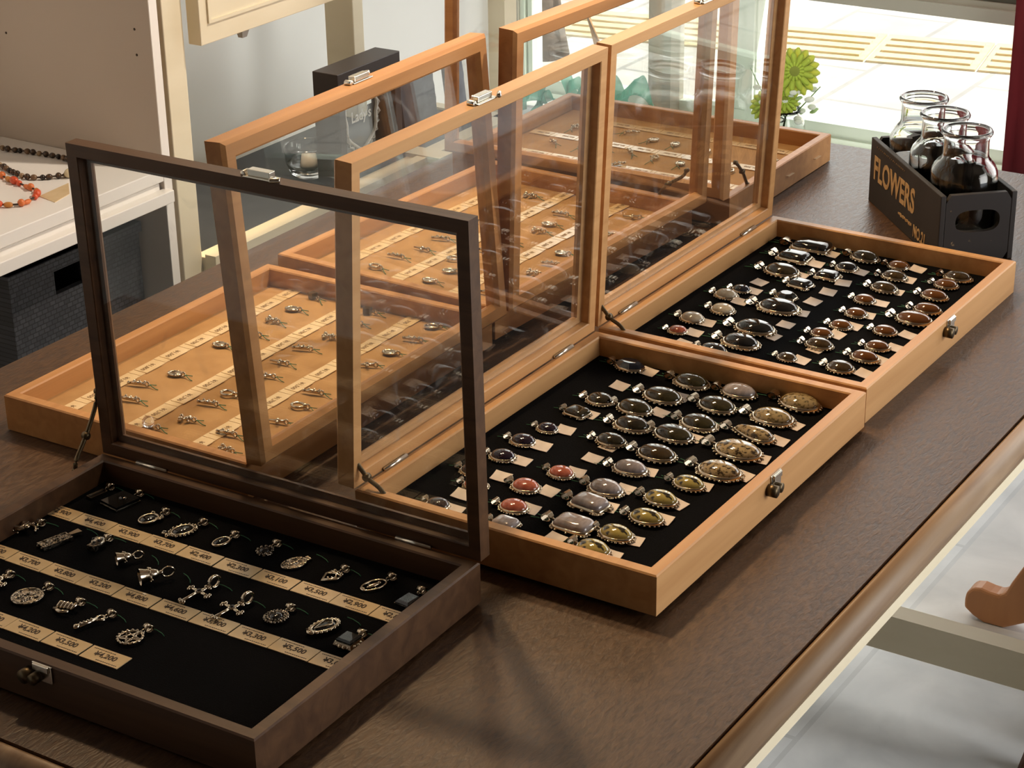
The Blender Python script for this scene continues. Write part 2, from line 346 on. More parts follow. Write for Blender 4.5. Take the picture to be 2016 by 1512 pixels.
def tag_mesh(i):
    m = MB(); n = 5; w, l = .0135, .0155; ph = i * 1.3
    top = [[(-w / 2 + w * j / n, -l / 2 + l * k / n, .0007 + .0013 * (j / n) ** 2 * (1 + .4 * sin(ph)) + .0010 * (k / n) ** 2 * (1 + .5 * cos(ph))) for j in range(n + 1)] for k in range(n + 1)]
    vs = [p for r in top for p in r] + [(x, y, z - .0004) for r in top for x, y, z in r]; N = (n + 1) ** 2; fs = []
    for k in range(n):
        for j in range(n):
            q = k * (n + 1) + j; fs += [(q, q + 1, q + n + 2, q + n + 1), (N + q, N + q + n + 1, N + q + n + 2, N + q + 1)]
    e = [j for j in range(n + 1)] + [(k + 1) * (n + 1) - 1 for k in range(1, n + 1)] + [n * (n + 1) + j for j in range(n - 1, -1, -1)] + [k * (n + 1) for k in range(n - 1, 0, -1)]
    fs += [(e[i_], N + e[i_], N + e[(i_ + 1) % len(e)], e[(i_ + 1) % len(e)]) for i_ in range(len(e))]
    m.add(vs, fs, False); o = m.build('price_tag', M['tag']); me = o.data; bpy.data.objects.remove(o); return me
TAGS = [tag_mesh(i) for i in range(5)]
def tags(n, data):
    for i, (u, v) in enumerate(data):
        (p, rz) = place(n, u, v, .0002); c = column(v - .016)
        l = f"pale card price tag, {ORD[row_of(n, u)]} row from near end, {COLN[c]}, {WHERE[n]}"
        o = link('price_tag', TAGS[i % 5], None, p, (0, 0, rz + random.uniform(-.22, .22)))
        tag(o, uniq(l, [', lower', ', upper']), 'price tag', 'price tags in the ' + WHERE[n])
pendants('B', [(.3573, .0524, .0289, 'fN'), (.3539, .1190, .0331, 'oO'), (.3556, .1663, .0323, 'oG'), (.3617, .2236, .0380, 'oT'), (.2795, .0658, .0246, 'oD'), (.3128, .1116, .0364, 'oO'), (.3195, .1626, .0354, 'oO'), (.3222, .2161, .0377, 'oT'), (.2459, .0620, .0227, 'rD'), (.2779, .1024, .0327, 'oO'), (.2787, .1662, .0333, 'oO'), (.2826, .2167, .0389, 'tL'), (.2057, .0559, .0191, 'oP'), (.2461, .1177, .0322, 'oD'), (.2478, .1578, .0365, 'oO'), (.2476, .2197, .0424, 'oL'), (.1732, .0510, .0224, 'oP'), (.2102, .1171, .0269, 'oD'), (.2069, .1636, .0343, 'oB'), (.2053, .2238, .0378, 'oL'), (.1392, .0521, .0222, 'oP'), (.1369, .1113, .0223, 'oC'), (.1718, .1579, .0292, 'oG2'), (.1718, .2129, .0275, 'oY'), (.1008, .0990, .0239, 'oC'), (.1292, .1589, .0304, 'oG2'), (.1362, .2063, .0289, 'oY'), (.0653, .1100, .0235, 'oC'), (.0992, .1613, .0317, 'rG'), (.1021, .2119, .0285, 'oY'), (.0615, .1687, .0344, 'rG'), (.0664, .2045, .0283, 'oY'), (.0374, .1198, .0224, 'rG'), (.0358, .2016, .0288, 'oY'), (.0385, .0544, .0200, 'oP'), (.1032, .0449, .0213, 'oP'), (.0824, .0619, .0209, 'oC')])
tags('B', [(.3587, .0714), (.3170, .0645), (.3238, .1238), (.2509, .0712), (.2856, .1230), (.2119, .0702), (.1741, .0692), (.2036, .1192), (.1417, .0691), (.1764, .1184), (.1458, .1199), (.1075, .0706), (.1053, .1183), (.1778, .1708), (.3220, .2367), (.2861, .2393), (.2469, .2409), (.2112, .2428), (.1411, .1697), (.1392, .2195), (.0709, .1217), (.1055, .1742), (.1102, .2221), (.0675, .2191), (.0395, .1649), (.0375, .2165), (.0641, .0606), (.0383, .0696), (.2548, .1731), (.1777, .2225)])
pendants('C', [(.3428, .0630, .0439, 'rK'), (.3029, .0613, .0356, 'rK'), (.2600, .0675, .0371, 'oD'), (.3405, .1250, .0310, 'oD'), (.3057, .1204, .0231, 'oK'), (.3376, .1646, .0228, 'oA'), (.3058, .1736, .0263, 'oB'), (.2730, .1135, .0249, 'rK'), (.2695, .1782, .0279, 'oB'), (.3116, .2277, .0238, 'oA'), (.3366, .2305, .0276, 'oB'), (.2361, .1003, .0249, 'rK'), (.1946, .0537, .0194, 'oN'), (.1730, .0475, .0232, 'oW'), (.1347, .0637, .0247, 'oW'), (.1998, .1018, .0227, 'fK'), (.1679, .1090, .0412, 'oK'), (.2317, .1736, .0221, 'oA'), (.2757, .2297, .0272, 'oA'), (.1942, .1813, .0218, 'oA'), (.2382, .2379, .0268, 'oA'), (.0996, .0483, .0247, 'oW'), (.1585, .1813, .0216, 'oA'), (.2067, .2369, .0355, 'oA'), (.1070, .1135, .0395, 'oK'), (.0664, .0504, .0169, 'oC'), (.1305, .1737, .0215, 'oA'), (.1664, .2241, .0230, 'oA'), (.0686, .1176, .0363, 'oK'), (.0323, .0512, .0149, 'oC'), (.1025, .1842, .0266, 'oB'), (.1279, .2331, .0226, 'oA'), (.0388, .1040, .0272, 'oK'), (.0607, .1707, .0176, 'oB'), (.0967, .2340, .0267, 'oA'), (.0631, .2243, .0257, 'oB')])
tags('C', [(.3368, .0878), (.3010, .0870), (.2625, .0869), (.2246, .0590), (.3040, .1358), (.3412, .1842), (.3073, .1873), (.2662, .1339), (.2708, .1899), (.1994, .0649), (.1663, .0665), (.2346, .1316), (.2036, .1293), (.1702, .1322), (.2340, .1894), (.1974, .1910), (.0992, .0647), (.1646, .1913), (.1356, .1325), (.1026, .1341), (.0708, .0659), (.1367, .1862), (.0953, .1843), (.1369, .2459), (.1717, .2449), (.0633, .1836), (.0652, .2466), (.1015, .2458), (.0435, .0677)])

# ---------------------------------------------------------------- price labels set in rows
def label_mesh(price, w=.0362, h=.0165, tab=False):
    key = (price, w, h, tab)
    if key in FONT_CACHE: return FONT_CACHE[key]
    m = MB(); m.bx(-w / 2 + .0003, w / 2 - .0003, -h / 2, h / 2, 0, .0006)
    if tab: m.bx(-w * .34, w * .30, -h * .42, h / 2 + .0012, .0006, .0011)
    o = m.build('price_label', M['paper']); me = o.data; bpy.data.objects.remove(o); FONT_CACHE[key] = me; return me
def print_mesh(w):                                # the fine print above and below the price, too small to read
    key = ('fine', w)
    if key in FONT_CACHE: return FONT_CACHE[key]
    m = MB(); rd = random.Random(3)
    for y0 in (.0058, -.0062):
        x = -w * (.42 if y0 > 0 else .1)
        while x < w * (.1 if y0 > 0 else .42):
            l = rd.uniform(.0006, .0016); m.bx(x, x + l, y0 - .0004, y0 + .0004, .0006, .0007); x += l + .0005
    o = m.build('fine_print', M['ink']); me = o.data; bpy.data.objects.remove(o); FONT_CACHE[key] = me; return me
def label_row(n, us, v, prices, desc, where, tab=False, h=.0165, group=''):
    for i, (u, pr_) in enumerate(zip(us, prices)):
        if pr_ is None: continue
        p, rz = place(n, u, v + random.uniform(-.0004, .0004), .0001)
        o = link('price_label', label_mesh(pr_, .0362, h, tab), None, p, (0, 0, rz + random.uniform(-.012, .012)))
        say = f"cream price label reading {pr_}" if n == 'A' else 'cream price label'
        tag(o, uniq(f"{say}, {ORD[i]} {desc}, {where}", [', again']), 'price label', group)
        tm = text_mesh(pr_, .0076 if n == 'A' else .0066, .95, .00012)
        if n != 'A' and not tm.materials: tm.materials.append(M['faint_ink'])
        if n == 'A' and not tm.materials: tm.materials.append(M['ink'])
        link('price', tm, o, (0, .0003, .0007 if not tab else .00115))
        if n == 'A': link('fine_print', print_mesh(.0362), o)
AU = [.0178, .0545, .0910, .1271, .1641, .2015, .2386, .2758, .3122, .3487]
AW = 'dark walnut case'
label_row('A', AU, .0728, ['¥2,900', '¥4,400', '¥3,900', '¥3,700', '¥2,400', '¥2,300', '¥3,100', '¥3,500', '¥2,900', '¥2,800'], 'from left in rear row', AW, group='price labels in the dark walnut case')
label_row('A', AU, .1467, ['¥3,300', '¥3,700', '¥3,800', '¥3,200', '¥4,800', '¥4,600', '¥3,900', '¥3,300', '¥5,500', '¥3,000'], 'from left in middle row', AW, group='price labels in the dark walnut case')
label_row('A', AU, .2230, ['¥3,600', '¥5,200', '¥3,400', '¥4,200', '¥3,500', '¥4,200'], 'from left in front row', AW, group='price labels in the dark walnut case')
DU = [.0338 + .0363 * k for k in range(10)]
for n, nm in (('D', 'case behind walnut case'), ('E', 'middle charm case'), ('F', 'charm case by the window')):
    for v, rn in ((.235, 'front-rail row'), (.1588, 'middle row'), (.0842, 'hinge-side row')):
        pr_ = [random.choice(('¥1,500', '¥1,700', '¥1,800', '¥1,300')) for _ in range(10)]
        if n == 'F' and rn == 'front-rail row': pr_[0] = None
        label_row(n, DU[:10] if CASES[n][3] else DU, v, pr_, f"from {'near' if n != 'F' else 'left'} end of {rn}", nm, True, .0155, 'price labels in the ' + nm)

# ---------------------------------------------------------------- silver pendants of the walnut case: local +y points to the bail
def ring_pts(cx, cy, z, a, b, n=20, t0=0.0): return [(cx + a * cos(t0 + 2 * pi * k / n), cy + b * sin(t0 + 2 * pi * k / n), z) for k in range(n)]
def a_item(name, u, v, parts, label, rz=0.0, bail=(0, .012), thread=True, sc=1.0, bail_style='loop'):
    p, h = place('A', u, v, .0003); r = thing(name, label, 'pendant', p, h + rz, 'silver pendants in the dark walnut case'); r.scale = (sc, sc, sc)
    for nm, mb, m in parts: mb.build(nm, M.get(m) or ST[m], r)
    x, y = bail
    if bail_style:
        b = MB()
        if bail_style == 'ring': b.tube([(x + .0006 * 0, y + .005 + .005 * cos(t), .005 + .0045 * sin(t)) for t in [i * pi / 8 for i in range(16)]], .0012, 8, True); b.tube([(x - .001, y + .005 + .005 * cos(t), .005 + .0045 * sin(t)) for t in [i * pi / 8 for i in range(16)]], .0009, 8, True)
        else:
            b.tube([(x, y + .0014 + .0014 * cos(t), .0024 + .0014 * sin(t)) for t in [i * pi / 4 for i in range(8)]], .0005, 6, True)
            b.loft([[(x - w, y + .0055 - .0034 * cos(t), .0032 + .0030 * sin(t)), (x + w, y + .0055 - .0034 * cos(t), .0032 + .0030 * sin(t)), (x + w, y + .0055 - .0029 * cos(t), .0032 + .0025 * sin(t)), (x - w, y + .0055 - .0029 * cos(t), .0032 + .0025 * sin(t))]
                    for t, w in [(-.2 + i * .7, .0020 + .0012 * sin(min(pi, i * .4))) for i in range(9)]], True, True, True)
        b.build('bail', M['silver'], r)
    if thread:
        t = MB(); t.tube([(x, y + .008, .002), (x + .004, y + .010, .0012), (x + .010, y + .0105, .0006), (x + .014, y + .0095, .0005)], .00032, 5); t.build('thread', M['thread'], r)
    return r
def plate(P, z0, z1): return MB().prism(P, z0, z1)
def ell(a, b, n=28): return [(a * cos(2 * pi * k / n), b * sin(2 * pi * k / n)) for k in range(n)]
def dome(a, b, z0, h, n=24): 
    return MB().loft([[(a * q * cos(2 * pi * k / n), b * q * sin(2 * pi * k / n), z0 + z * h) for k in range(n)] for q, z in ((1, 0), (.97, .3), (.86, .6), (.65, .85), (.3, 1))])
def bezel(a, b, r=.0009, z=.002): return MB().tube(ring_pts(0, 0, z, a, b, 28), r, 8, True)
def addm(a, b): a.add(b.v, b.f, True); return a
wx = 'in the walnut case'
a_item('locket_pendant', .0237, .0342, [('frame', MB().sweep(-.0034, .0034, -.0095, .0075, [(0, 0), (0, .0022), (.0007, .0022), (.0007, 0)]), 'silver'), ('inlay', MB().bx(-.003, .003, -.009, .007, 0, .0016), 'K')], f'slim black bar pendant with silver rim, far left of rear row, {wx}', -.18, (0, .0075))
bk = MB().bx(-.0105, .0105, -.013, .0105, 0, .0038)
a_item('book_pendant', .0497, .0345, [('cover', bk, 'K'), ('rim', MB().sweep(-.0112, .0112, -.0137, .0112, [(0, 0), (0, .0012), (.0007, .0012), (.0007, 0)]), 'silver_dark'), ('boss', MB().ball((0, .002, .0038), (.004, .004, .0012), 12, 6), 'K')], f'large square black pendant, second from left of rear row, {wx}', -.2, (.002, .0115))
rg = bezel(.0066, .0085, .0011); [rg.tube(ring_pts(sx * .006, .0085, .0022, .0018, .0014, 10), .0005, 6, True) for sx in (-1, 1)]
for i in range(5): rg.ball((.0045 + .0012 * i % .004, .010 - .0016 * i, .0025), .0012, 7, 5)
a_item('oval_pendant', .0905, .0478, [('setting', rg, 'silver'), ('stone', dome(.0061, .0080, .0012, .0028), 'K')], f'black oval pendant in a silver rim with leaf flourish, {wx}', -.25, (.001, .0105))
fl = bezel(.0068, .0098, .0010)
for k in range(20): fl.ball((.0085 * cos(k * pi / 10), .0118 * sin(k * pi / 10), .0017), .0011 + .0004 * (k % 2), 7, 5)
fl.tube([(-.004, -.012, .0016), (-.007, -.015, .002), (-.0085, -.0125, .0025), (-.007, -.011, .002)], .0008, 6); fl.ball((-.001, -.0145, .002), .0018, 8, 5)
a_item('oval_pendant', .1272, .0490, [('setting', fl, 'silver'), ('stone', dome(.0062, .0092, .0014, .0030), 'K')], f'large black oval pendant with scrolled silver border touching rear labels, {wx}', -.30, (.001, .0135))
a_item('oval_pendant', .1663, .0488, [('setting', bezel(.0050, .0078, .0012), 'silver'), ('stone', dome(.0045, .0073, .0012, .0032), 'K')], f'small plain black oval pendant with bow bail, fifth of rear row, {wx}', -.2, (0, .0085))
fw = MB().lathe([(.0068, 0), (.0070, .0012), (.004, .0022)], 20)
for k in range(11): fw.ball((.0058 * cos(k * 2 * pi / 11), .0066 * sin(k * 2 * pi / 11), .002), (.0015, .0015, .0016), 7, 5)
a_item('flower_pendant', .2050, .0430, [('setting', fw, 'silver_dark'), ('stone', dome(.0042, .0050, .0018, .0026), 'K')], f'round black pendant with petal-like silver prongs, sixth of rear row, {wx}', -.15, (0, .0075))
def medal(a, b):
    m = plate(ell(a, b), 0, .0012); m.tube(ring_pts(0, 0, .0013, a, b, 30), .0009, 8, True); m.tube(ring_pts(0, 0, .0013, a * .72, b * .78, 26), .0005, 6, True)
    m.ball((0, 0, .0012), (a * .30, b * .56, .0016), 12, 6); m.ball((0, b * .42, .0016), (a * .2, a * .22, .0016), 10, 6)
    for k in range(14): m.ball((a * .48 * cos(k * pi / 7), b * .62 * sin(k * pi / 7), .0012), .0006, 6, 4)
    return m
ml = medal(.0072, .0105); ml.bx(-.003, .003, .0105, .0145, 0, .0016)
a_item('medallion_pendant', .2365, .0470, [('medallion', ml, 'silver_dark')], f'oval silver medallion with raised figure, seventh in rear row, {wx}', -.36, (0, .0125), True, 1.0, None)
sh = MB(); sh.tube([(-.006, .005, .0015), (.006, .005, .0015), (.0062, -.001, .0015), (0, -.0095, .0015), (-.0062, -.001, .0015)], .0011, 7, True); sh.tube([(-.0055, -.0005, .002), (0, .0045, .002), (.0055, -.0005, .002), (0, -.008, .002)], .0008, 6, True)
for k in range(9): sh.ball((.004 * cos(k * 2.3), .004 * sin(k * 1.9) - .001, .0016), .0011, 6, 4)
[sh.ball((sx * .004, .0065, .002), .0017, 8, 5) for sx in (-1, 0, 1)]
a_item('shield_pendant', .2740, .0490, [('shield', sh, 'silver')], f'openwork silver shield pendant on a beaded bail, eighth of rear row, {wx}', -.28, (0, .0075), True, 1.0)
om = MB(); om.tube(ring_pts(0, 0, .0014, .0062, .0108, 30), .0008, 8, True); om.ball((0, 0, .0014), (.0021, .0066, .0014), 10, 6); om.ball((0, .0052, .0016), .0015, 8, 5); [om.tube([(sx * .0004, 0, .0012), (sx * .006, -.002 + .001 * sx, .0012)], .0004, 5) for sx in (-1, 1)]; [om.ball((sx * .0012, -.0095, .002), .0010, 7, 5) for sx in (-1, 0, 1)]
a_item('medallion_pendant', .3095, .0440, [('medallion', om, 'silver')], f'openwork oval silver medallion with a standing figure, ninth of rear row, {wx}', -.38, (0, .0112), False, 1.0)
a_item('square_pendant', .3450, .0490, [('stone', MB().loft([[(x, y, z) for x, y in ((-.0062 * q, -.0085 * q), (.0062 * q, -.0085 * q), (.0062 * q, .0075 * q), (-.0062 * q, .0075 * q))] for q, z in ((1, .0006), (1, .002), (.75, .0036))], True, True, False), 'N'), ('rim', MB().sweep(-.0068, .0068, -.0091, .0081, [(0, 0), (0, .0011), (.0007, .0011), (.0007, 0)]), 'silver_dark')], f'black rectangular pendant with gold bead bail, right end of rear row, {wx}', -.12, (.0, .0095))
dg = MB(); dg.tube([(.0095 * (1 - .045 * k) * cos(k * .42) - .0002 * k, .0085 * (1 - .04 * k) * sin(k * .42), .0018 + .00018 * k) for k in range(20)], [.0009 + .0018 * min(1, k / 9) * (1 - .3 * (k > 15)) for k in range(20)], 8)
dg.ball((.003, -.0015, .0055), (.003, .0024, .002), 10, 6); [dg.tube([(.0045, .001 * sx, .0062), (.0065, .0035 * sx, .0075)], [.0008, .0003], 6) for sx in (-1, 1)]
for k in range(9): dg.ball((.0108 * cos(k * .55 + .3), .0092 * sin(k * .55 + .3), .003), .0010, 6, 4)
a_item('dragon_pendant', .0160, .1110, [('body', dg, 'silver')], f'coiled silver dragon pendant at the left wall, middle row, {wx}', .1, (.006, .007), True)
br = MB().bx(-.0050, .0050, -.0135, .0115, .0, .0024); br.sweep(-.0056, .0056, -.0142, .0122, [(0, 0), (0, .0032), (.001, .0032), (.001, 0)])
for k in range(26): br.ball((random.uniform(-.0038, .0038), random.uniform(-.012, .010), .0026), random.uniform(.0007, .0013), 6, 4)
[br.ball((sx * .003, -.0145, .0016), .0014, 7, 5) for sx in (-1, 1)]
tb = MB(); tb.loft([[(-w, y, .0015), (w, y, .0015), (w, y, .0035), (-w, y, .0035)] for y, w in ((.0122, .0016), (.022, .0032))], True, True, False)
a_item('bar_pendant', .0512, .1130, [('bar', br, 'silver_dark'), ('bail', tb, 'silver')], f'long carved silver bar pendant reaching the middle label row, {wx}', -.28, (0, .020), True, 1.0, None)
sk = MB(); sk.ball((0, .001, .0040), (.0058, .0066, .0045), 14, 9); sk.bx(-.0036, .0036, -.0085, -.0035, .0006, .0050)
for k in range(5): sk.bx(-.0032 + .0014 * k, -.0022 + .0014 * k, -.0092, -.0070, .0030, .0054)
ey = MB(); [ey.ball((sx * .0025, -.0012, .0074), (.0017, .0014, .0012), 9, 6) for sx in (-1, 1)]; ey.ball((0, -.0042, .0066), (.0008, .0011, .0010), 7, 5)
a_item('skull_pendant', .0850, .1020, [('skull', sk, 'silver_dark'), ('sockets', ey, 'K')], f'silver skull pendant in the middle row, {wx}', .05, (.001, .0065))
def bell_mb(q=1.0):
    m = MB(); Mx = Matrix.Translation((0, 0, .0058 * q)) @ Matrix.Rotation(-pi / 2, 4, 'X')
    m.lathe([(.0058 * q, -.010 * q), (.0056 * q, -.0095 * q), (.0044 * q, -.006 * q), (.0036 * q, -.001 * q), (.0026 * q, .002 * q), (.0008 * q, .0032 * q)], 20, (0, 0, 0), Mx, False)
    m.lathe([(.0054 * q, -.0096 * q), (.0040 * q, -.006 * q), (.0030 * q, -.001 * q)], 20, (0, 0, 0), Mx, False)
    for k in range(12): m.ball((.0044 * q * cos(k * pi / 6), -.0035 * q + .001 * (k % 2), .0058 * q + .0044 * q * sin(k * pi / 6)), .0009 * q, 6, 4)
    m.ball((0, .0042 * q, .0058 * q), .0016 * q, 8, 6); m.tube([(0, .0088 * q + .0042 * q * cos(t), .0052 * q + .0035 * q * sin(t)) for t in [i * pi / 8 for i in range(16)]], .0008, 7, True); return m
a_item('bell_pendant', .1225, .1085, [('bell', bell_mb(.92), 'silver')], f'smaller silver bell pendant lying on its side, fourth of middle row, {wx}', -.62, (0, .0105), True, 1.0, None)
a_item('bell_pendant', .1605, .1210, [('bell', bell_mb(1.18), 'silver')], f'larger silver bell pendant lying on its side, fifth of middle row, {wx}', -.62, (0, .014), True, 1.0, None)
def cross_mb():
    m = MB()
    for d, l in (((0, 1), .0085), ((1, 0), .0095), ((-1, 0), .0095), ((0, -1), .0165)):
        m.tube([(0, 0, .003), (d[0] * l * .6, d[1] * l * .6, .0028), (d[0] * l, d[1] * l, .0026)], [.0019, .0014, .0012], 8)
        for a in (-1, 0, 1): m.ball((d[0] * (l + .001 * (a == 0)) + d[1] * a * .0022, d[1] * (l + .001 * (a == 0)) + d[0] * a * .0022, .0026), .0016, 8, 5)
    m.ball((0, 0, .0036), (.0032, .0032, .0014), 12, 6); return m
a_item('cross_pendant', .2032, .1205, [('cross', cross_mb(), 'silver'), ('stone', MB().ball((0, 0, .0046), (.0020, .0020, .0010), 12, 6), 'K')], f'silver cross pendant with ring bail, left of the two crosses, {wx}', -.18, (0, .010), True, 1.02, 'ring')
a_item('cross_pendant', .2400, .1272, [('cross', cross_mb(), 'silver'), ('stone', MB().ball((0, 0, .0046), (.0020, .0020, .0010), 12, 6), 'K')], f'silver cross pendant with ring bail, right of the two crosses, {wx}', -.22, (0, .010), True, 1.02, 'ring')
rd_ = plate(ell(.0078, .0085), 0, .0018); [rd_.ball((.0082 * cos(k * pi / 11), .0090 * sin(k * pi / 11), .0020), .0013, 7, 5) for k in range(22)]; [rd_.ball((.0060 * cos(k * pi / 8), .0066 * sin(k * pi / 8), .0028), .0010, 6, 4) for k in range(16)]
a_item('round_pendant', .2747, .1190, [('setting', rd_, 'silver_dark'), ('stone', dome(.0050, .0056, .0018, .0028), 'K')], f'round black pendant with double beaded silver edge, right of the crosses, {wx}', -.15, (0, .0095))
cw = bezel(.0066, .0112, .0012, .003); [cw.ball((.0074 * cos(k * pi / 10), .0122 * sin(k * pi / 10), .0028), .0015, 7, 5) for k in range(20)]; cw.tube([(-.0045, .004, .005), (0, .0075, .0055), (.0045, .004, .005), (0, -.009, .0045)], .0007, 6, True); cw.tube([(-.004, -.0125, .003), (0, -.0145, .003), (.004, -.0125, .003)], .0016, 7)
a_item('oval_pendant', .3145, .1130, [('setting', cw, 'silver'), ('stone', dome(.0058, .0100, .0014, .0032), 'K')], f'tall black oval pendant with beaded border, second from right, middle row, {wx}', -.30, (0, .0128), True, 1.0, None)
sq = MB().loft([[(x * q, y * q, z) for x, y in ((-.0075, -.0075), (.0075, -.0075), (.0075, .0075), (-.0075, .0075))] for q, z in ((1.05, 0), (1.1, .002), (.95, .0048))], True, True, False); [sq.ball((.0084 * cos(k * pi / 7), .0084 * sin(k * pi / 7), .0022), .0019, 7, 5) for k in range(14)]
a_item('square_pendant', .3425, .1215, [('setting', sq, 'silver'), ('stone', MB().loft([[(x * q, y * q, z) for x, y in ((-.0066, -.0066), (.0066, -.0066), (.0066, .0066), (-.0066, .0066))] for q, z in ((1, .0045), (1, .006), (.8, .0074))], True, True, False), 'K')], f'square black pendant in heavy silver mount, far right, middle row, {wx}', -.05, (.001, .0085))
a_item('silver_pendant', .0570, .1850, [('body', addm(MB().ball((0, 0, .003), (.005, .0075, .003), 10, 6), cross_mb()), 'silver')], f'silver pendant cut by the left picture edge, front row, {wx}', -.2, (0, .0075))
cn = plate(ell(.0112, .0118, 36), 0, .0016); cn.tube(ring_pts(0, 0, .0017, .0112, .0118, 36), .0010, 8, True); cn.tube(ring_pts(0, 0, .0016, .0092, .0098, 30), .0005, 6, True); [cn.ball((random.uniform(-.0062, .0062), random.uniform(-.0062, .0062), .0016), random.uniform(.0008, .0018), 7, 4) for k in range(30)]
a_item('coin_pendant', .0935, .1890, [('coin', cn, 'silver_dark')], f'round silver coin pendant with worn relief, front row, {wx}', -.3, (0, .0128))
kn = MB()
for k in range(5): kn.tube([(-.006 + .0028 * k, -.004 + .001 * k, .0018), (-.005 + .0028 * k, .000 + .0012 * k, .0052), (-.0045 + .0028 * k, .0045, .0026)], [.0017, .0020, .0015], 8)
kn.tube([(-.006, -.006, .002), (.002, -.0072, .003), (.0068, -.0035, .003)], [.0022, .0018, .0014], 8)
a_item('knot_pendant', .1315, .1880, [('knot', kn, 'silver')], f'chunky knotted silver pendant between the coin and the arrow, {wx}', -.1, (.003, .0062))
ar = MB(); ar.tube([(0, -.0135, .0025), (0, .0035, .0030)], [.0022, .0016], 8); ar.ball((0, -.0135, .0028), (.0026, .0028, .0024), 9, 6); ar.tube(ring_pts(0, .0060, .003, .0028, .0034, 14), .0009, 7, True); ar.tube([(.0005, .0015, .0026), (.0042, .0075, .0026)], [.0012, .0008], 7); ar.tube([(-.0005, .0015, .0026), (-.0036, .0066, .0026)], [.0012, .0008], 7); [ar.ball((0, -.010 + .003 * k, .0046), .0011, 6, 4) for k in range(4)]
a_item('arrow_pendant', .1625, .1925, [('shaft', ar, 'silver')], f'slender silver arrow-shaped pendant, second from right of front row, {wx}', -.35, (0, .0098))
pg = MB().tube(ring_pts(0, 0, .0018, .0088, .0092, 30), .0011, 8, True); pp = [(.0086 * sin(k * 4 * pi / 5), .0090 * cos(k * 4 * pi / 5), .0022) for k in range(5)]
for k in range(5): pg.tube([pp[k], pp[(k + 1) % 5]], .0009, 6)
for k in range(16): pg.ball((.0092 * cos(k * pi / 8), .0096 * sin(k * pi / 8), .0026), .0011, 6, 4)
a_item('star_pendant', .2010, .1955, [('star', pg, 'silver')], f'round silver pendant with an openwork five-pointed star, last of front row, {wx}', -.25, (.0, .0102))

# ---------------------------------------------------------------- little charms on the tan boards
def charm_meshes(k):
    m = MB(); s = None
    if k == 'bar':
        m.tube([(0, -.0105, .003), (0, -.004, .0035), (0, .004, .003)], [.0011, .0020, .0016], 8); m.ball((0, -.0112, .003), .0017, 8, 5)
        for i in range(5): m.ball((.0014 * (i % 2 * 2 - 1), -.006 + .0026 * i, .0046), .0014, 7, 5)
    elif k == 'oval':
        m.tube(ring_pts(0, -.002, .0022, .0048, .0068, 20), .0010, 7, True); m.ball((0, -.002, .002), (.0043, .0062, .0012), 12, 5)
        for i in range(12): m.ball((.0052 * cos(i * pi / 6), -.002 + .0072 * sin(i * pi / 6), .0024), .0011, 6, 4)
    elif k == 'cluster':
        rr = random.Random(5)
        for i in range(13): m.ball((rr.uniform(-.004, .004), rr.uniform(-.008, .003), rr.uniform(.0016, .0046)), rr.uniform(.0012, .0021), 7, 5)
    elif k == 'cube': m.box((0, -.002, .0036), (.0070, .0072, .0066)); s = 'cube'
    elif k == 'glass':
        m.ball((0, -.003, .0058), .0056, 18, 12); s = 'glass'
    elif k == 'cross':
        m.tube([(0, -.012, .0024), (0, .005, .0030)], [.0008, .0016], 7); m.tube([(-.0052, -.0035, .0018), (.0052, .0005, .0034)], .0013, 7); m.ball((0, -.001, .0036), .0020, 8, 5)
    elif k == 'ring':
        m.tube(ring_pts(0, -.003, .0026, .0048, .0064, 20), .0013, 7, True); m.ball((0, .004, .0036), .0021, 8, 5); [m.ball((.0016 * i, -.0095, .003), .0012, 6, 4) for i in (-1, 0, 1)]
    b = MB(); b.tube([(0, .0072 + .0022 * cos(t), .0030 + .0022 * sin(t)) for t in [i * pi / 4 for i in range(8)]], .0008, 6, True); b.ball((0, .0048, .0030), .0015, 7, 5)
    t = MB(); t.tube([(0, .008, .0034), (.001, .0115, .0022), (.0035, .0165, .0007), (.0045, .0200, .0005)], .00042, 5); t.tube([(0, .008, .0034), (-.001, .011, .0022), (-.0045, .0145, .0007)], .00042, 5)
    r = []
    for nm, q, mt in (('charm_body', m, 'silver'), ('bail', b, 'silver'), ('thread', t, 'thread')):
        mt_ = M['charm_glass'] if (nm == 'charm_body' and s == 'glass') else ST['B'] if (nm == 'charm_body' and s == 'cube') else M[mt]
        o = q.build(nm, mt_); r.append((nm, o.data)); bpy.data.objects.remove(o)
    return r
M['charm_glass'] = mat('clear_glass_bead', (.95, .95, .97), .02, 0, .5, 0, 1.0)
CM = {k: charm_meshes(k) for k in ('bar', 'oval', 'cluster', 'cube', 'glass', 'cross', 'ring')}
CN = {'bar': 'beaded silver bar charm', 'oval': 'oval silver charm', 'cluster': 'clustered silver charm', 'cube': 'brown cube charm', 'glass': 'clear glass ball charm', 'cross': 'dark cross-shaped charm', 'ring': 'silver hoop charm'}
def charms(n, nm, data):
    by = {}
    for u, v, k, rz in data: by.setdefault(0 if v > .165 else 1 if v > .09 else 2, []).append((u, v, k, rz))
    for rw, L in by.items():
        for i, (u, v, k, rz) in enumerate(sorted(L)):
            p, h = place(n, u, v, .0003)
            r = thing('charm', uniq(f"{CN[k]}, {ORD[i]} from {'near' if n != 'F' else 'left'} end, {('front-rail', 'middle', 'hinge-side')[rw]} row, {nm}", [', again']), 'charm', p, h + rz, 'charms in the ' + nm)
            for q, me in CM[k]: link(q, me, r)
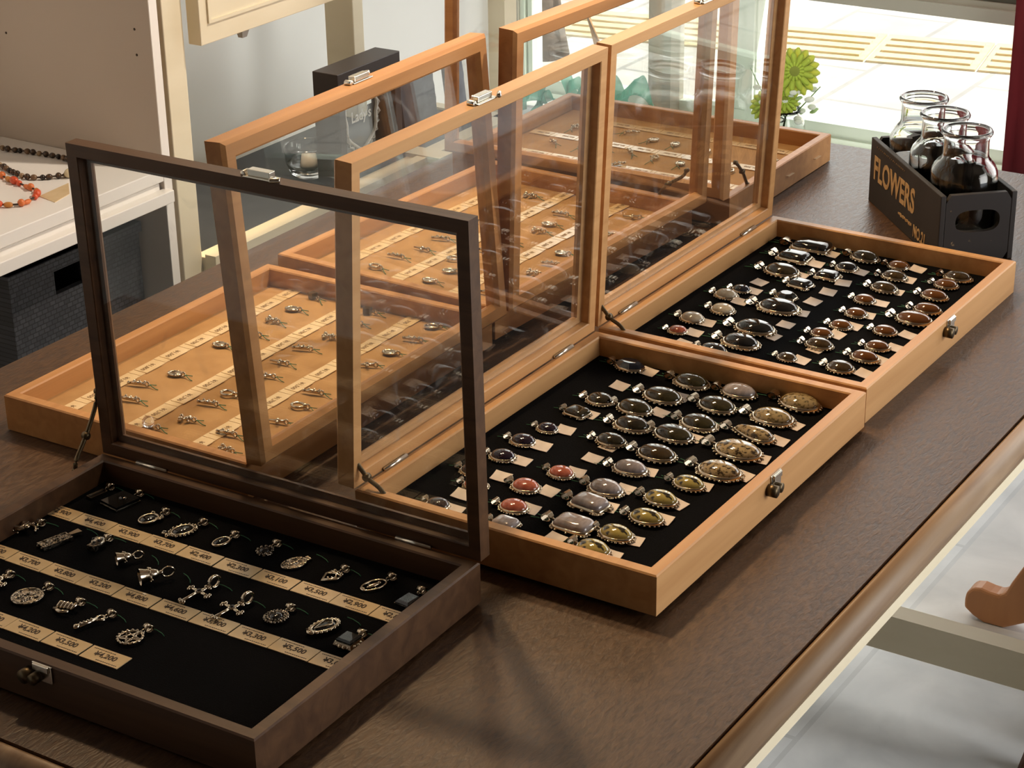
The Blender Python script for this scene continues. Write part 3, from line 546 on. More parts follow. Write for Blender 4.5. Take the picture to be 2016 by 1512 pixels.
charms('D', 'case behind walnut case', [(.0761, .1957, 'bar', .2), (.1063, .2117, 'bar', .3), (.1421, .1976, 'oval', .1), (.2174, .2059, 'oval', 0), (.3623, .2028, 'cube', -.3), (.3262, .2012, 'oval', .1), (.2907, .2002, 'cluster', 0), (.253, .195, 'bar', .2),
    (.1312, .1248, 'ring', 0), (.1050, .1278, 'bar', .2), (.0681, .1232, 'cluster', .3), (.0421, .1417, 'glass', .1), (.2494, .1300, 'bar', .3), (.2122, .1291, 'cross', .1), (.1805, .1211, 'cross', .2), (.3568, .1297, 'cube', .2), (.3262, .1260, 'oval', .2), (.285, .126, 'cluster', .1),
    (.0638, .0722, 'bar', .1), (.0374, .0529, 'cluster', 0), (.1063, .0491, 'cross', .2), (.1425, .0520, 'ring', .1), (.1722, .0593, 'bar', .2), (.3582, .0528, 'oval', .3), (.3205, .0502, 'bar', .2), (.2837, .0514, 'oval', .1), (.2480, .0530, 'cross', .4)])
charms('E', 'middle charm case', [(.0591, .1945, 'ring', -.2), (.0947, .1951, 'bar', .1), (.1277, .1858, 'cross', 0), (.1642, .1876, 'bar', .3), (.1980, .192, 'oval', .1), (.3339, .1883, 'cluster', .2), (.2300, .190, 'bar', .2),
    (.1237, .1383, 'ring', .4), (.0915, .1215, 'oval', .2), (.0581, .1229, 'oval', 0), (.3009, .1223, 'bar', .1), (.2666, .1153, 'oval', .1), (.2410, .1129, 'cluster', .2), (.1600, .124, 'bar', .1), (.1970, .121, 'cross', .1),
    (.1987, .0522, 'oval', .1), (.1642, .0434, 'bar', .2), (.1318, .0445, 'cluster', .1), (.3359, .0494, 'cross', .3), (.2725, .0424, 'ring', .1), (.0950, .048, 'oval', .1), (.0600, .050, 'bar', 0)])
charms('F', 'charm case by the window', [(.0588, .1906, 'cluster', .1), (.0998, .2004, 'bar', .9), (.1327, .2057, 'bar', -.9), (.1712, .1932, 'oval', -.3), (.2037, .1905, 'oval', .1), (.2500, .1833, 'ring', .1), (.3458, .1863, 'bar', .8),
    (.0672, .1267, 'cross', .9), (.1080, .126, 'cluster', 0), (.1392, .1337, 'bar', .9), (.1718, .1356, 'bar', .8), (.2081, .1278, 'cluster', .2), (.2457, .1251, 'oval', .2), (.2734, .1299, 'bar', .2), (.3100, .128, 'ring', .1), (.1816, .0852, 'bar', -.5)])

# ---------------------------------------------------------------- the room
M['wall'] = noisy('plaster', (.84, .86, .83), (.89, .91, .88), (3, 3, 3), 4, .8, .3, .7)
M['dim'] = mat('dim_brown_wall', (.15, .11, .08), .8)
M['cream'] = noisy('cream_paint', (.74, .66, .48), (.80, .72, .54), (8, 8, 30), 4, .5, .3, .7)
M['white'] = mat('white_laminate', (.86, .82, .77), .4)
M['beige'] = mat('beige_panel', (.50, .425, .35), .5)
M['frame'] = mat('taupe_window_frame', (.50, .46, .38), .45)
M['pgreen'] = mat('pale_green_frame', (.80, .88, .76), .45)
M['floor'] = noisy('grey_floor', (.50, .54, .58), (.74, .78, .82), (7, 7, 7), 8, .42, .3, .7, .12, dist=.5, rough2=.28)
M['paving'] = noisy('concrete_paving', (.48, .455, .43), (.62, .595, .57), (5, 5, 5), 8, .85, .3, .7, .1)
M['charcoal'] = noisy('charcoal_cloth', (.012, .014, .016), (.024, .027, .030), (60, 60, 60), 4, .7)
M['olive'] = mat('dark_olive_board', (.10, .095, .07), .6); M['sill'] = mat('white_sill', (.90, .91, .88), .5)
FZ = -.72
def brick(m, sx, sy, c_m, dark=.72, size=.012):
    nt = m.node_tree; N = nt.nodes; L = nt.links; b = N['Principled BSDF']; src = b.inputs['Base Color'].links[0].from_socket
    tc = N.new('ShaderNodeTexCoord'); br = N.new('ShaderNodeTexBrick'); br.inputs['Scale'].default_value = 1; br.inputs['Brick Width'].default_value = sx; br.inputs['Row Height'].default_value = sy
    br.inputs['Mortar Size'].default_value = size; br.inputs['Color1'].default_value = (1, 1, 1, 1); br.inputs['Color2'].default_value = (.88, .84, .8, 1); br.inputs['Mortar'].default_value = (dark, dark, dark, 1)
    mx = N.new('ShaderNodeMix'); mx.data_type = 'RGBA'; mx.blend_type = 'MULTIPLY'; mx.inputs[0].default_value = 1
    L.new(tc.outputs['Object'], br.inputs['Vector']); L.new(src, mx.inputs[6]); L.new(br.outputs['Color'], mx.inputs[7]); L.new(mx.outputs[2], b.inputs['Base Color'])
brick(M['paving'], .6, .3, None, .62, .008); brick(M['floor'], .6, .6, None, .8, .004)
XW = 3.25
q = MB(); q.bx(-3.2, XW + .05, -3.1, 2.4, FZ - .05, FZ); struct('floor', q, M['floor'])
q = MB(); q.bx(-3.2, XW + .1, -3.1, 2.4, 1.95, 2.0); struct('ceiling', q, M['dim'])
q = MB(); q.bx(-3.2, 1.69, .975, 1.05, FZ, 1.95); struct('wall_left', q, M['wall'])
q = MB(); q.bx(1.69, 1.727, .9416, 1.05, FZ, 1.95); q.bx(1.727, 1.76, .975, 1.05, FZ, 1.95); struct('trim_3', q, M['cream'])           # the pier where the left wall ends
q = MB(); q.bx(1.69, XW, 2.35, 2.4, FZ, 1.95); q.bx(1.69, 1.76, 1.05, 2.35, FZ, 1.95); struct('wall_window_bay', q, M['wall'])
q = MB(); q.bx(-3.25, -3.2, -3.1, 1.2, FZ, 1.95); struct('wall_back', q, M['dim'])
q = MB(); q.bx(-3.2, .35, -3.15, -3.1, FZ, 1.95); q.bx(.35, XW, -3.15, -3.1, 1.3, 1.95); q.bx(1.7, XW, -3.15, -3.1, FZ, 1.3); struct('wall_right', q, M['dim'])
# front window wall
q = MB(); q.bx(XW, XW + .08, -3.1, -2.6, FZ, 1.95); q.bx(XW, XW + .08, -2.6, 2.4, 1.78, 1.95); struct('wall_front', q, M['wall'])
win = tag(bpy.data.objects.new('window_1', None), None, None, kind='structure'); COL.objects.link(win)
q = MB(); q.bx(XW - .002, XW + .05, -2.6, 1.866, FZ, FZ + .052); q.bx(XW - .012, XW + .04, -2.6, 1.866, FZ, FZ + .020)
q.bx(XW, XW + .05, 1.222, 1.312, FZ + .05, 1.78); q.bx(XW - .012, XW, 1.226, 1.246, FZ + .05, 1.78); q.bx(XW, XW + .05, 1.867, 1.880, FZ, 1.78); q.bx(XW - .01, XW + .05, 1.884, 1.897, FZ, 1.78); q.build('pale_rail', M['pgreen'], win)
q = MB(); q.bx(XW - .05, XW + .02, 1.432, 1.495, FZ, 1.78); q.bx(XW - .02, XW + .05, -2.6, 1.222, -.370, -.340); q.bx(XW - .008, XW + .05, -2.6, 1.222, -.340, -.327); q.build('mullion', M['frame'], win)
q = MB(); q.bx(XW, XW + .04, -2.6, 1.222, -.327, -.25); q.build('rail_upper_board', M['olive'], win)  # dark olive board on top of the low window rail
q = MB(); q.bx(XW - .02, XW + .05, 1.897, 2.35, FZ, 1.78); q.build('jamb', M['frame'], win)
q = MB(); q.bx(XW + .022, XW + .028, -2.6, 1.867, FZ + .05, 1.78); q.build('glass_pane', M['window_glass'], win)
q = MB(); q.bx(XW - .09, XW - .002, -2.6, 1.866, FZ, FZ + .006); struct('trim_1', q, M['sill'])                 # white threshold strip below the window
# outside
q = MB(); q.bx(XW + .05, 12, -7, 9, FZ - .06, FZ); struct('floor_outside', q, M['paving'])
q = MB(); q.bx(XW + .08, XW + .9, -6, 3, 2.2, 2.26); struct('sun_block_canopy', q, M['wall'])                             # unseen canopy, added to block the sun from the interior
M['tactile'] = noisy('yellow_tactile', (.60, .47, .27), (.68, .55, .34), (30, 30, 30), 4, .8, .3, .7)
M['tactile_groove'] = M['tactile']
for k in range(16):
    y = -2.2 + .302 * k; q = MB(); q.bx(-.149, .149, -.149, .149, 0, .006)
    for j in range(4): q.bx(-.117 + .0665 * j, -.083 + .0665 * j, -.13, .13, .006, .012)
    o = q.build('tactile_tile', M['tactile'], None, (4.14 - .178 * (y - 1.2), y, FZ), (0, 0, .178))
    tag(o, f'yellow ribbed paving tile outside the window, {ORD[k] if k < 12 else ("thirteenth", "fourteenth", "fifteenth", "sixteenth")[k - 12]} from the right', 'paving tile', 'yellow tactile paving strip')
tr = thing('street_tree', 'brown tree trunk on the pavement outside, left of the window post', 'tree', (3.62, 2.07, FZ))
M['bark'] = noisy('bark', (.045, .035, .03), (.20, .15, .12), (14, 14, 60), 6, .9, .3, .7, .5)
q = MB(); q.tube([(0, 0, 0), (.01, -.01, .08), (-.005, .0, .3), (0, 0, 1.2), (.02, .02, 2.6)], [.085, .052, .040, .038, .036], 14); q.build('trunk', M['bark'], tr)
q = MB(); q.tube([(.02, -.19, 0), (.02, -.09, .25), (.02, -.04, .6)], [.014, .014, .012], 8); q.build('stake', M['honey'], tr)
# ---------------------------------------------------------------- the table
tb = thing('display_table', 'long brown wooden table carrying the glass-lidded jewellery cases', 'table', (0, 0, FZ))
q = MB(); q.bx(-.365, 1.148, -.386, .498, .694, .72); q.build('table_top', M['table'], tb)
q = MB(); pr = []
def strip(p0, p1, nrm):                               # the rounded moulding along an edge, a groove at the top
    prof = [(0, .712), (.0012, .7185), (.004, .7200), (.009, .7180), (.0135, .7130), (.0160, .7060), (.0155, .700), (.012, .6955), (.012, .691), (0, .691)]
    q.loft([[(p[0] + nrm[0] * (a + .0006), p[1] + nrm[1] * (a + .0006), z) for a, z in prof] for p in (p0, p1)], True, True, True)
strip((-.381, -.386), (1.148, -.386), (0, -1)); strip((-.365, -.402), (-.365, .498), (-1, 0)); q.build('edge_moulding', M['edge'], tb)
q = MB(); q.bx(-.374, 1.146, -.3985, -.386, .679, .690); q.bx(-.3785, -.366, -.3985, .49, .679, .690); q.bx(-.30, 1.06, -.34, -.32, .60, .690); q.bx(-.30, 1.06, .42, .44, .60, .690); q.bx(-.30, -.28, -.32, .42, .60, .690); q.bx(1.045, 1.06, -.32, .42, .60, .690); q.build('apron', M['cream'], tb)
for x, y in ((-.27, -.32), (-.27, .42), (1.073, -.32), (1.073, .42)):
    q = MB(); q.bx(x - .03, x + .03, y - .03, y + .03, 0, .68); q.build('leg', M['cream'], tb)
q = MB(); q.bx(1.058, 1.089, -.29, .39, .066, .120); q.build('stretcher', M['cream'], tb)
q = MB(); q.bx(-.295, -.245, -.29, .39, .075, .120); q.build('stretcher', M['cream'], tb)
# ---------------------------------------------------------------- furniture past the right edge, seen under the table
M['orangewood'] = wood('orange_wood', (.42, .19, .085), (.52, .25, .115), (20, 20, 4), .4)
sd = thing('stand', 'orange-brown curved wooden foot of a stand on the floor behind the cream stretcher', 'stand', (1.315, -.31, FZ))
FP = [(.2387, .017), (.2387, .030), (.2370, .041), (.2290, .0505), (.2165, .0530), (.2030, .0505), (.190, .0500), (.181, .0560), (.174, .0735), (.158, .106), (.140, .150), (.122, .22), (.115, .34),
      (.02, .34), (.03, .20), (.070, .11), (.110, .05), (.150, .016), (.179, .0), (.209, .0), (.225, .007)]
for a_ in (pi / 2, pi / 2 + 2.0944, pi / 2 + 4.1888):
    q = MB(); q.loft([[(cos(a_) * x - sin(a_) * t, sin(a_) * x + cos(a_) * t, z) for x, z in FP] for t in (-.015, .015)], True, True, False); q.build('leg', M['orangewood'], sd, bevel=.004)
q = MB(); q.lathe([(.034, .18), (.036, .34), (.028, .38), (.024, .50), (.03, .60), (.022, .66)], 16); q.build('column', M['orangewood'], sd)
q = MB(); q.lathe([(.0005, .655), (.12, .655), (.125, .663), (.12, .675), (.0005, .675)], 32, caps=False); q.build('top', M['orangewood'], sd)
ot = thing('stool', 'red-brown wooden stool whose splayed leg shows at the bottom right corner', 'stool', (1.06, -.63, FZ))
M['redwood'] = wood('red_brown_wood', (.12, .04, .02), (.2, .075, .035), (20, 20, 4), .4)
for x, y in ((-.077, .352), (.077, .352), (-.077, .05), (.077, .05)):
    q = MB(); q.tube([(x, y, 0), (x * .8, y + (-.10 if y > .2 else .05), .42)], [.012, .017], 10); q.build('leg', M['redwood'], ot)
q = MB(); q.lathe([(.0005, .42), (.15, .42), (.155, .43), (.15, .445), (.0005, .445)], 28, (0, .17, 0), caps=False); q.build('seat', M['redwood'], ot)
# ---------------------------------------------------------------- left: white shelf unit with basket, necklaces, card
su = thing('shelf_unit', 'white laminate shelf unit against the left wall, holding bead necklaces', 'shelf', (0, .62, FZ))
q = MB(); q.bx(.478, .4905, .0012, .345, 0, 2.2); pn = q.build('side_panel', M['beige'], su)
q = MB(); q.bx(.478, .4905, 0, .0012, 0, 2.2); q.build('edge_band', M['white'], pn)
q = MB(); q.bx(-.45, -.4375, 0, .345, 0, 2.2); q.build('side_panel', M['white'], su)
q = MB(); q.bx(-.4375, .478, .335, .345, 0, 2.2); q.build('back_panel', M['white'], su)
q = MB(); q.bx(-.4375, .4775, .0, .335, .778, .7925); q.build('shelf_board', M['white'], su, bevel=.001)
q = MB(); q.bx(-.4375, .474, .004, .30, .7615, .7762); q.bx(-.43, .482, -.010, .004, .754, .7685) ; q.build('lower_board', M['white'], su, bevel=.001)
q = MB(); q.bx(-.4375, .4775, .0, .335, .30, .32); q.build('shelf_board', M['white'], su)
q = MB()
for y, z in ((.225, .921), (.024, .950), (.024, .921)):
    q = MB(); q.tube([(.4782, y, z), (.4776, y, z)], .0015, 10); q.build('pin_hole', M['ink'], su)
M['wicker'] = noisy('black_woven', (.010, .010, .012), (.055, .055, .062), (120, 120, 170), 2, .45, .42, .58, .9)
def wv(m):
    nt = m.node_tree; N = nt.nodes; L = nt.links; b = N['Principled BSDF']; tc = N.new('ShaderNodeTexCoord'); br = N.new('ShaderNodeTexBrick'); br.inputs['Scale'].default_value = 1
    br.inputs['Brick Width'].default_value = .0085; br.inputs['Row Height'].default_value = .0055; br.inputs['Mortar Size'].default_value = .0009; br.inputs['Mortar Smooth'].default_value = .8; br.inputs['Color1'].default_value = (.052, .054, .062, 1); br.inputs['Color2'].default_value = (.030, .031, .037, 1); br.inputs['Mortar'].default_value = (.008, .008, .010, 1)
    mp = N.new('ShaderNodeMapping'); mp.inputs['Rotation'].default_value = (pi / 2, 0, 0); L.new(tc.outputs['Object'], mp.inputs[0]); L.new(mp.outputs[0], br.inputs['Vector']); L.new(br.outputs['Color'], b.inputs['Base Color'])
    bp = N.new('ShaderNodeBump'); bp.inputs['Strength'].default_value = .8; bp.inputs['Distance'].default_value = .002; L.new(br.outputs['Color'], bp.inputs['Height']); L.new(bp.outputs[0], b.inputs['Normal'])
wv(M['wicker'])
bs = thing('storage_basket', 'black woven storage basket with a cut-out handle under the white shelf', 'basket', (.372, .66, FZ + .32))
x0, x1, y1, h = -.107, .098, .22, .405
q = MB(); hx0, hx1, hz0, hz1 = -.040, .006, h - .043, h - .016
q.bx(x0, hx0, 0, .008, 0, h); q.bx(hx1, x1, 0, .008, 0, h); q.bx(hx0, hx1, 0, .008, 0, hz0); q.bx(hx0, hx1, 0, .008, hz1, h)
q.bx(x0, x0 + .008, .008, y1, 0, h); q.bx(x1 - .008, x1, .008, y1, 0, h); q.bx(x0, x1, y1 - .008, y1, 0, h); q.bx(x0 + .008, x1 - .008, .008, y1 - .008, 0, .008); q.build('basket_body', M['wicker'], bs)
q = MB(); q.sweep(x0 - .003, x1 + .003, -.003, y1 + .003, [(0, h - .012), (0, h), (.012, h), (.012, h - .002), (.003, h - .002), (.003, h - .012)]); q.build('rim', M['wicker'], bs)
SZ = .0725
def necklace(label, pts, cols, r0, closed=False):
    P = [Vector((x, y, SZ)) for x, y in pts]; Q = []
    for i in range(len(P) - 1):
        for t in range(12):
            f = t / 12; p0, p1, p2, p3 = P[max(i - 1, 0)], P[i], P[i + 1], P[min(i + 2, len(P) - 1)]
            Q.append(.5 * ((2 * p1) + (p2 - p0) * f + (2 * p0 - 5 * p1 + 4 * p2 - p3) * f * f + (3 * p1 - p0 - 3 * p2 + p3) * f ** 3))
    n = thing('bead_necklace', label, 'necklace', P[0]); c = P[0]
    q = MB(); q.tube([p - c + Vector((0, 0, r0)) for p in Q], r0 * .32, 6); q.build('cord', M['ink'], n)
    last = None; i = 0
    for p in Q:
        sz, mm, st = cols[i % len(cols)]
        if last is None or (p - last).length > (sz + lastsz) * .98 * st:
            d = (Q[min(Q.index(p) + 1, len(Q) - 1)] - Q[max(Q.index(p) - 1, 0)]); rz = math.atan2(d.y, d.x)
            b = MB(); b.ball((0, 0, 0), (sz * st, sz, sz), 10, 7); b.build('bead', mm, n, p - c + Vector((0, 0, sz)), (0, 0, rz)); last = p; lastsz = sz; i += 1
BD = [noisy('dark_jasper', (.02, .012, .008), (.09, .05, .025), (300, 300, 300), 3, .3, .4, .6), mat('brown_bead', (.16, .09, .045), .35), mat('black_bead', (.02, .015, .012), .25), mat('tan_bead', (.30, .20, .11), .4)]
necklace('dark brown tiger-striped bead necklace lying on the white shelf, behind the coral one', [(.468, .93), (.4387, .8365), (.4423, .7911), (.4445, .7373), (.428, .706), (.4008, .6954), (.3743, .722), (.379, .757), (.3903, .7874), (.41, .86)], [(.0036, BD[0], 1), (.0033, BD[0], 1.3), (.0032, BD[2], 1), (.0034, BD[1], 1.2), (.0036, BD[0], 1), (.0031, BD[3], 1.1)], .0034)
CO = [mat('coral_red', (.62, .085, .03), .3), mat('coral_orange', (.66, .17, .045), .35), mat('amber_orange', (.55, .22, .05), .35)]
necklace('orange-red coral bead necklace lying near the front of the white shelf', [(.40, .85), (.3638, .7605), (.3506, .7122), (.344, .685), (.327, .670), (.3019, .6676), (.2885, .6843), (.26, .72), (.25, .80)], [(.0034, CO[0], 1), (.0028, CO[1], 2.2), (.0042, CO[1], 1), (.0032, CO[2], 1.8), (.0045, CO[0], 1.5)], .0034)
b = MB(); b.ball((0, 0, .0055), (.0075, .0058, .0055), 14, 9); tag(b.build('shell_bead', mat('ivory_bead', (.62, .52, .33), .25), None, (.4028, .6905, .0725)), 'ivory coloured bead at the front end of the dark necklace', 'bead')
b = MB(); b.prism([(.3368, .674), (.3864, .6778), (.3598, .6509), (.3304, .6445)], .0726, .0732); tag(b.build('name_card', M['paper']), 'yellowish paper card lying beside the coral necklace on the shelf', 'card')
# ---------------------------------------------------------------- left: cream counter with posts and a drawer, black top
ct = thing('cream_cabinet', 'cream painted cabinet with black counter top behind the cases', 'cabinet', (0, 0, FZ))
q = MB(); q.bx(.5335, 1.20, .602, .618, .60, .672); q.bx(.5335, 1.20, .618, .635, .60, .668); q.bx(.535, .5355, .66, .84, .60, .665); q.bx(1.18, 1.20, .618, .84, .60, .668); q.bx(.968, .998, .578, .64, .665, .6735); q.bx(.536, 1.19, .61, .84, 0.02, .60); q.build('counter_frame', M['cream'], ct, bevel=.001)
q = MB(); q.bx(.536, 1.179, .636, .833, .655, .665); q.build('counter_top', M['charcoal'], ct)
q = MB(); q.bx(.500, .533, .622, .66, 0, 2.3); q.build('post', M['cream'], ct, bevel=.0015)
q = MB(); q.bx(1.082, 1.106, .800, .850, .665, 2.3); q.build('post', M['cream'], ct, bevel=.0015)
q = MB(); q.bx(.5375, .95, .601, .62, .9225, 1.12); q.build('drawer_front', M['cream'], ct, bevel=.001)
q = MB(); q.sweep(.556, .93, .594, .608, [(0, .945), (0, 1.10), (.004, 1.10), (.004, .945)]); 
q = MB(); q.bx(.5505, .935, .5985, .601, .9455, .949); q.bx(.5505, .555, .5985, .601, .949, 1.10); q.build('drawer_bead', M['cream'], ct)
q = MB(); q.loft([[(.618, .6085, .9225), (.632, .6085, .9225), (.632, .619, .9225), (.618, .619, .9225)], [(.620, .6105, .912), (.628, .6105, .912), (.628, .617, .912), (.620, .617, .912)]], True, True, False); q.build('drawer_stop', mat('grey_stop', (.4, .39, .36), .5), ct)
bw = thing('glass_bowl', 'round clear glass bowl on the black counter, seen through the case glass', 'bowl', (.8469, .7050, -.0548))
M['clear'] = mat('clear_glass', (.97, .98, .98), .015, 0, .5, 0, 1.0)
q = MB(); q.lathe([(.0, 0), (.018, 0), (.026, .006), (.031, .02), (.0325, .040), (.0318, .042), (.030, .040), (.0285, .021), (.024, .009), (.0, .005)], 36, caps=False); q.build('bowl_wall', M['clear'], bw)
q = MB(); q.ball((0, 0, .014), (.014, .012, .009), 10, 6); q.build('contents', M['white'], bw)
sg = thing('framed_sign', 'dark framed glass sign with white ornate oval and script lettering', 'sign', (.897, .6375, -.0548))
M['dframe'] = mat('dark_frame', (.035, .025, .022), .4)
q = MB(); Xr = Matrix.Rotation(pi / 2, 4, 'X')
fr = MB(); fr.sweep(-.068, .068, 0, .148, [(0, 0), (0, .04), (.014, .04), (.014, 0)]); q.add(fr.v, fr.f, False, Matrix.Translation((0, .04, 0)) @ Xr); q.build('sign_frame', M['dframe'], sg, bevel=.001)
q = MB(); q.bx(-.054, .054, .018, .020, .014, .134); q.build('glass_pane', M['window_glass'], sg)
M['etch'] = mat('white_print', (.62, .62, .58), .7)
q = MB(); q.tube([(.034 * cos(t) * (1 + .05 * sin(9 * t)), .0168, .078 + .046 * sin(t) * (1 + .05 * sin(7 * t))) for t in [i * pi / 30 for i in range(60)]], .0022, 6, True)
for k in range(26):
    t = k * pi / 13; q.tube([(.034 * cos(t), .0168, .078 + .046 * sin(t)), (.041 * cos(t + .12), .0168, .078 + .052 * sin(t + .12)), (.036 * cos(t + .25), .0168, .078 + .050 * sin(t + .25))], .0016, 5)
q.build('oval_ornament', M['etch'], sg)
lm = text_mesh("Lady's", .020, .9, .0004); lm.materials.append(M['etch']); link('lettering', lm, sg, (0, .0165, .076), (pi / 2 , 0, 0))
M['slate'] = noisy('slate_blue', (.050, .058, .075), (.085, .095, .12), (40, 40, 40), 4, .7)
M['slate2'] = noisy('pale_slate', (.16, .20, .26), (.25, .30, .37), (40, 40, 40), 4, .7)
def slate(nm, lab, x, y, w, h, m, ln):
    q = MB(); rr = random.Random(int(x * 1000)); P = [(-w / 2, 0), (w / 2, 0)]
    for k in range(9): P.append((w / 2 - rr.uniform(0, .002), h * (k + 1) / 10))
    for k in range(11): P.append((w / 2 - w * k / 10, h + rr.uniform(-.0022, .001)))
    q.loft([[(a, 0, b) for a, b in P], [(a, .006, b) for a, b in P]], True, True, False)
    tag(q.build(nm, m, None, (x, y, -.0540), (ln, 0, 0)), lab, 'slate plaque')
slate('slate_plaque', 'dark slate plaque with rough edges leaning beyond the framed sign', 1.062, .672, .080, .088, M['slate'], -.12)
slate('slate_plaque', 'pale blue slate plaque leaning nearest the window, behind the cases', 1.153, .672, .045, .086, M['slate2'], -.12)

# ---------------------------------------------------------------- lettered crate with three glass jars
CA = math.atan2(-.1480, -.1597)                                            # heading of the crate's long side
cr = thing('wooden_crate', 'small dark wooden crate lettered FLOWERS, holding three glass jars', 'crate', (.9680, -.0275, 0), CA)
LN, SHT, HT = .218, .0857, .0765                                           # local x = long side, local y = depth (to the right of the lettering)
M['crate'] = noisy('worn_dark_paint', (.024, .020, .019), (.036, .030, .028), (25, 25, 25), 5, .6, .3, .7)
def worn():
    m = noisy('worn_paint_edge', (.026, .021, .020), (.30, .20, .10), (70, 70, 70), 5, .65, .66, .70); return m
M['worn'] = worn(); T = .006
q = MB(); q.bx(0, LN, -T + T, T, 0, HT); q.build('front_board', M['crate'], cr, bevel=.0008)
q = MB(); q.bx(0, LN, SHT - T, SHT, 0, HT); q.build('rear_board', M['crate'], cr, bevel=.0008)
q = MB(); q.bx(T, LN - T, T, SHT - T, 0, .006); q.build('bottom_board', M['crate'], cr)
def end_board(x0_, x1_):                                                    # a board with a rounded hand hole
    q = MB(); y0_, y1_ = T + .0003, SHT - T - .0003; cy, cz, hw, hh = (y0_ + y1_) / 2, .046, .025, .0125; n = 32
    outer = []; inner = []
    for k in range(n):
        t = 2 * pi * k / n + pi / n; c, s = cos(t), sin(t); e = max(abs(c) / ((y1_ - y0_) / 2), abs(s) / (HT / 2)); outer.append((cy + c / e, HT / 2 + s / e))
        inner.append((cy + math.copysign(min(1, abs(c) ** .55), c) * hw, cz + math.copysign(abs(s) ** .8, s) * hh))
    rings = [[(x0_, a, b) for a, b in inner], [(x0_, a, b) for a, b in outer], [(x1_, a, b) for a, b in outer], [(x1_, a, b) for a, b in inner], [(x0_, a, b) for a, b in inner]]
    q.loft(rings, True, False, False); return q
end_board(LN - T, LN).build('end_board', M['worn'], cr); end_board(0, T).build('end_board', M['worn'], cr)
M['letter'] = noisy('faded_gold_paint', (.50, .31, .14), (.62, .41, .20), (80, 80, 80), 4, .6)
fm = text_mesh('FLOWERS', .0385, .78, .0010, .0002); fm.materials.append(M['letter']); link('lettering', fm, cr, (.0790, -.0003, .0435), (pi / 2, 0, 0))
fm = text_mesh('NO.21', .019, .70, .0004, .0002); fm.materials.append(M['letter']); link('lettering', fm, cr, (.164, -.0003, .013), (pi / 2, 0, 0))
q = MB(); rr = random.Random(2); x = .098
while x < .140: l = rr.uniform(.0015, .0035); q.bx(x, x + l, -.0006, 0, .016 + rr.uniform(-.001, .001), .0185 + rr.uniform(0, .0015)); x += l + .001
q.build('fine_print', M['letter'], cr)
q = MB(); x = .02
while x < .11: l = rr.uniform(.001, .0025); q.bx(x, x + l, -.0006, 0, .0695, .0708); x += l + rr.uniform(.001, .004)
q.build('fine_print', mat('dull_gold', (.20, .13, .065), .6), cr)
ex, ey = Vector((cos(CA), sin(CA), 0)), Vector((-sin(CA), cos(CA), 0))
JP = [(.0005, .0062), (.030, .0062), (.0345, .009), (.0358, .016), (.0362, .082), (.0352, .0895), (.0325, .0955), (.0285, .1000), (.0255, .1035), (.0245, .108), (.0243, .124), (.0250, .1275), (.0272, .1295), (.0276, .1320), (.0262, .1345), (.0242, .1342),
      (.0226, .1315), (.0221, .124), (.0222, .1085), (.0232, .1025), (.0270, .0975), (.0306, .0930), (.0332, .0885), (.0340, .082), (.0336, .018), (.031, .0115), (.0005, .0105)]
M['jar'] = mat('jar_glass', (.96, .975, .97), .008, 0, .5, 0, 1.0)
jr = thing('glass_jar', 'empty clear glass jar in the lettered crate, rearmost of three by the window', 'jar', Vector((.9680, -.0275, .0002)) + ex * .0445 + ey * .0429, 0, 'glass jars in the crate')
q = MB(); q.lathe(JP, 48, caps=False); q.build('jar_body', M['jar'], jr)
for lab, t in (('empty clear glass jar standing in the middle of the lettered crate', .1085), ('empty clear glass jar in the lettered crate, nearest the hand hole', .1725)):
    c = copy_tree(jr); c.location = Vector((.9680, -.0275, .0002)) + ex * t + ey * .0429; c['label'] = lab
# ---------------------------------------------------------------- flowers by the window, red curtain, green net
vs = thing('flower_vase', 'small glass bowl of light green gerberas and white blossoms by the window', 'flower vase', (3.14, 1.097, -.7075)); vs.scale = (1.828, 1.828, 1.828)
q = MB(); q.lathe([(.0005, -.0068), (.016, -.0068), (.017, -.005), (.006, -.002), (.016, .0), (.026, .008), (.031, .022), (.029, .036), (.022, .047), (.0245, .052), (.0225, .052), (.0205, .046), (.027, .036), (.029, .022), (.024, .010), (.0005, .003)], 32, caps=False); q.build('bowl', M['clear'], vs)
M['petal'] = mat('lime_petal', (.52, .62, .06), .55); M['petal'].node_tree.nodes['Principled BSDF'].inputs['Subsurface Weight'].default_value = .2
M['leaf'] = mat('leaf_green', (.13, .28, .06), .5); M['blossom'] = mat('white_blossom', (.80, .84, .72), .6); M['heart'] = mat('gerbera_heart', (.26, .30, .04), .7); M['pleaf'] = mat('pale_leaf', (.36, .52, .20), .5)
def gerbera(loc, aim, r):
    A = Vector(aim).normalized(); Mx = Matrix.Translation(loc) @ A.to_track_quat('Z', 'Y').to_matrix().to_4x4(); p = MB()
    for ring, n, rr, zz in ((0, 17, r, 0), (1, 13, r * .78, .0025), (2, 15, r * .42, .004)):
        for k in range(n):
            t = 2 * pi * (k + .5 * ring) / n; c, s = cos(t), sin(t); w = rr * .17
            R = [(.12, .3, 0), (.5, 1, .002), (.85, .9, .0015), (1, .25, -.001)]
            p.loft([[Mx @ Vector((c * rr * a - s * w * b, s * rr * a + c * w * b, zz + z)), Mx @ Vector((c * rr * a, s * rr * a, zz + z + .0006)), Mx @ Vector((c * rr * a + s * w * b, s * rr * a - c * w * b, zz + z)), Mx @ Vector((c * rr * a, s * rr * a, zz + z - .0004))] for a, b, z in R], True, True, True)
    p.build('gerbera', M['petal'], vs); h = MB(); h.ball((0, 0, .004), (r * .26, r * .26, .004), 14, 8, Mx); h.build('flower_heart', M['heart'], vs)
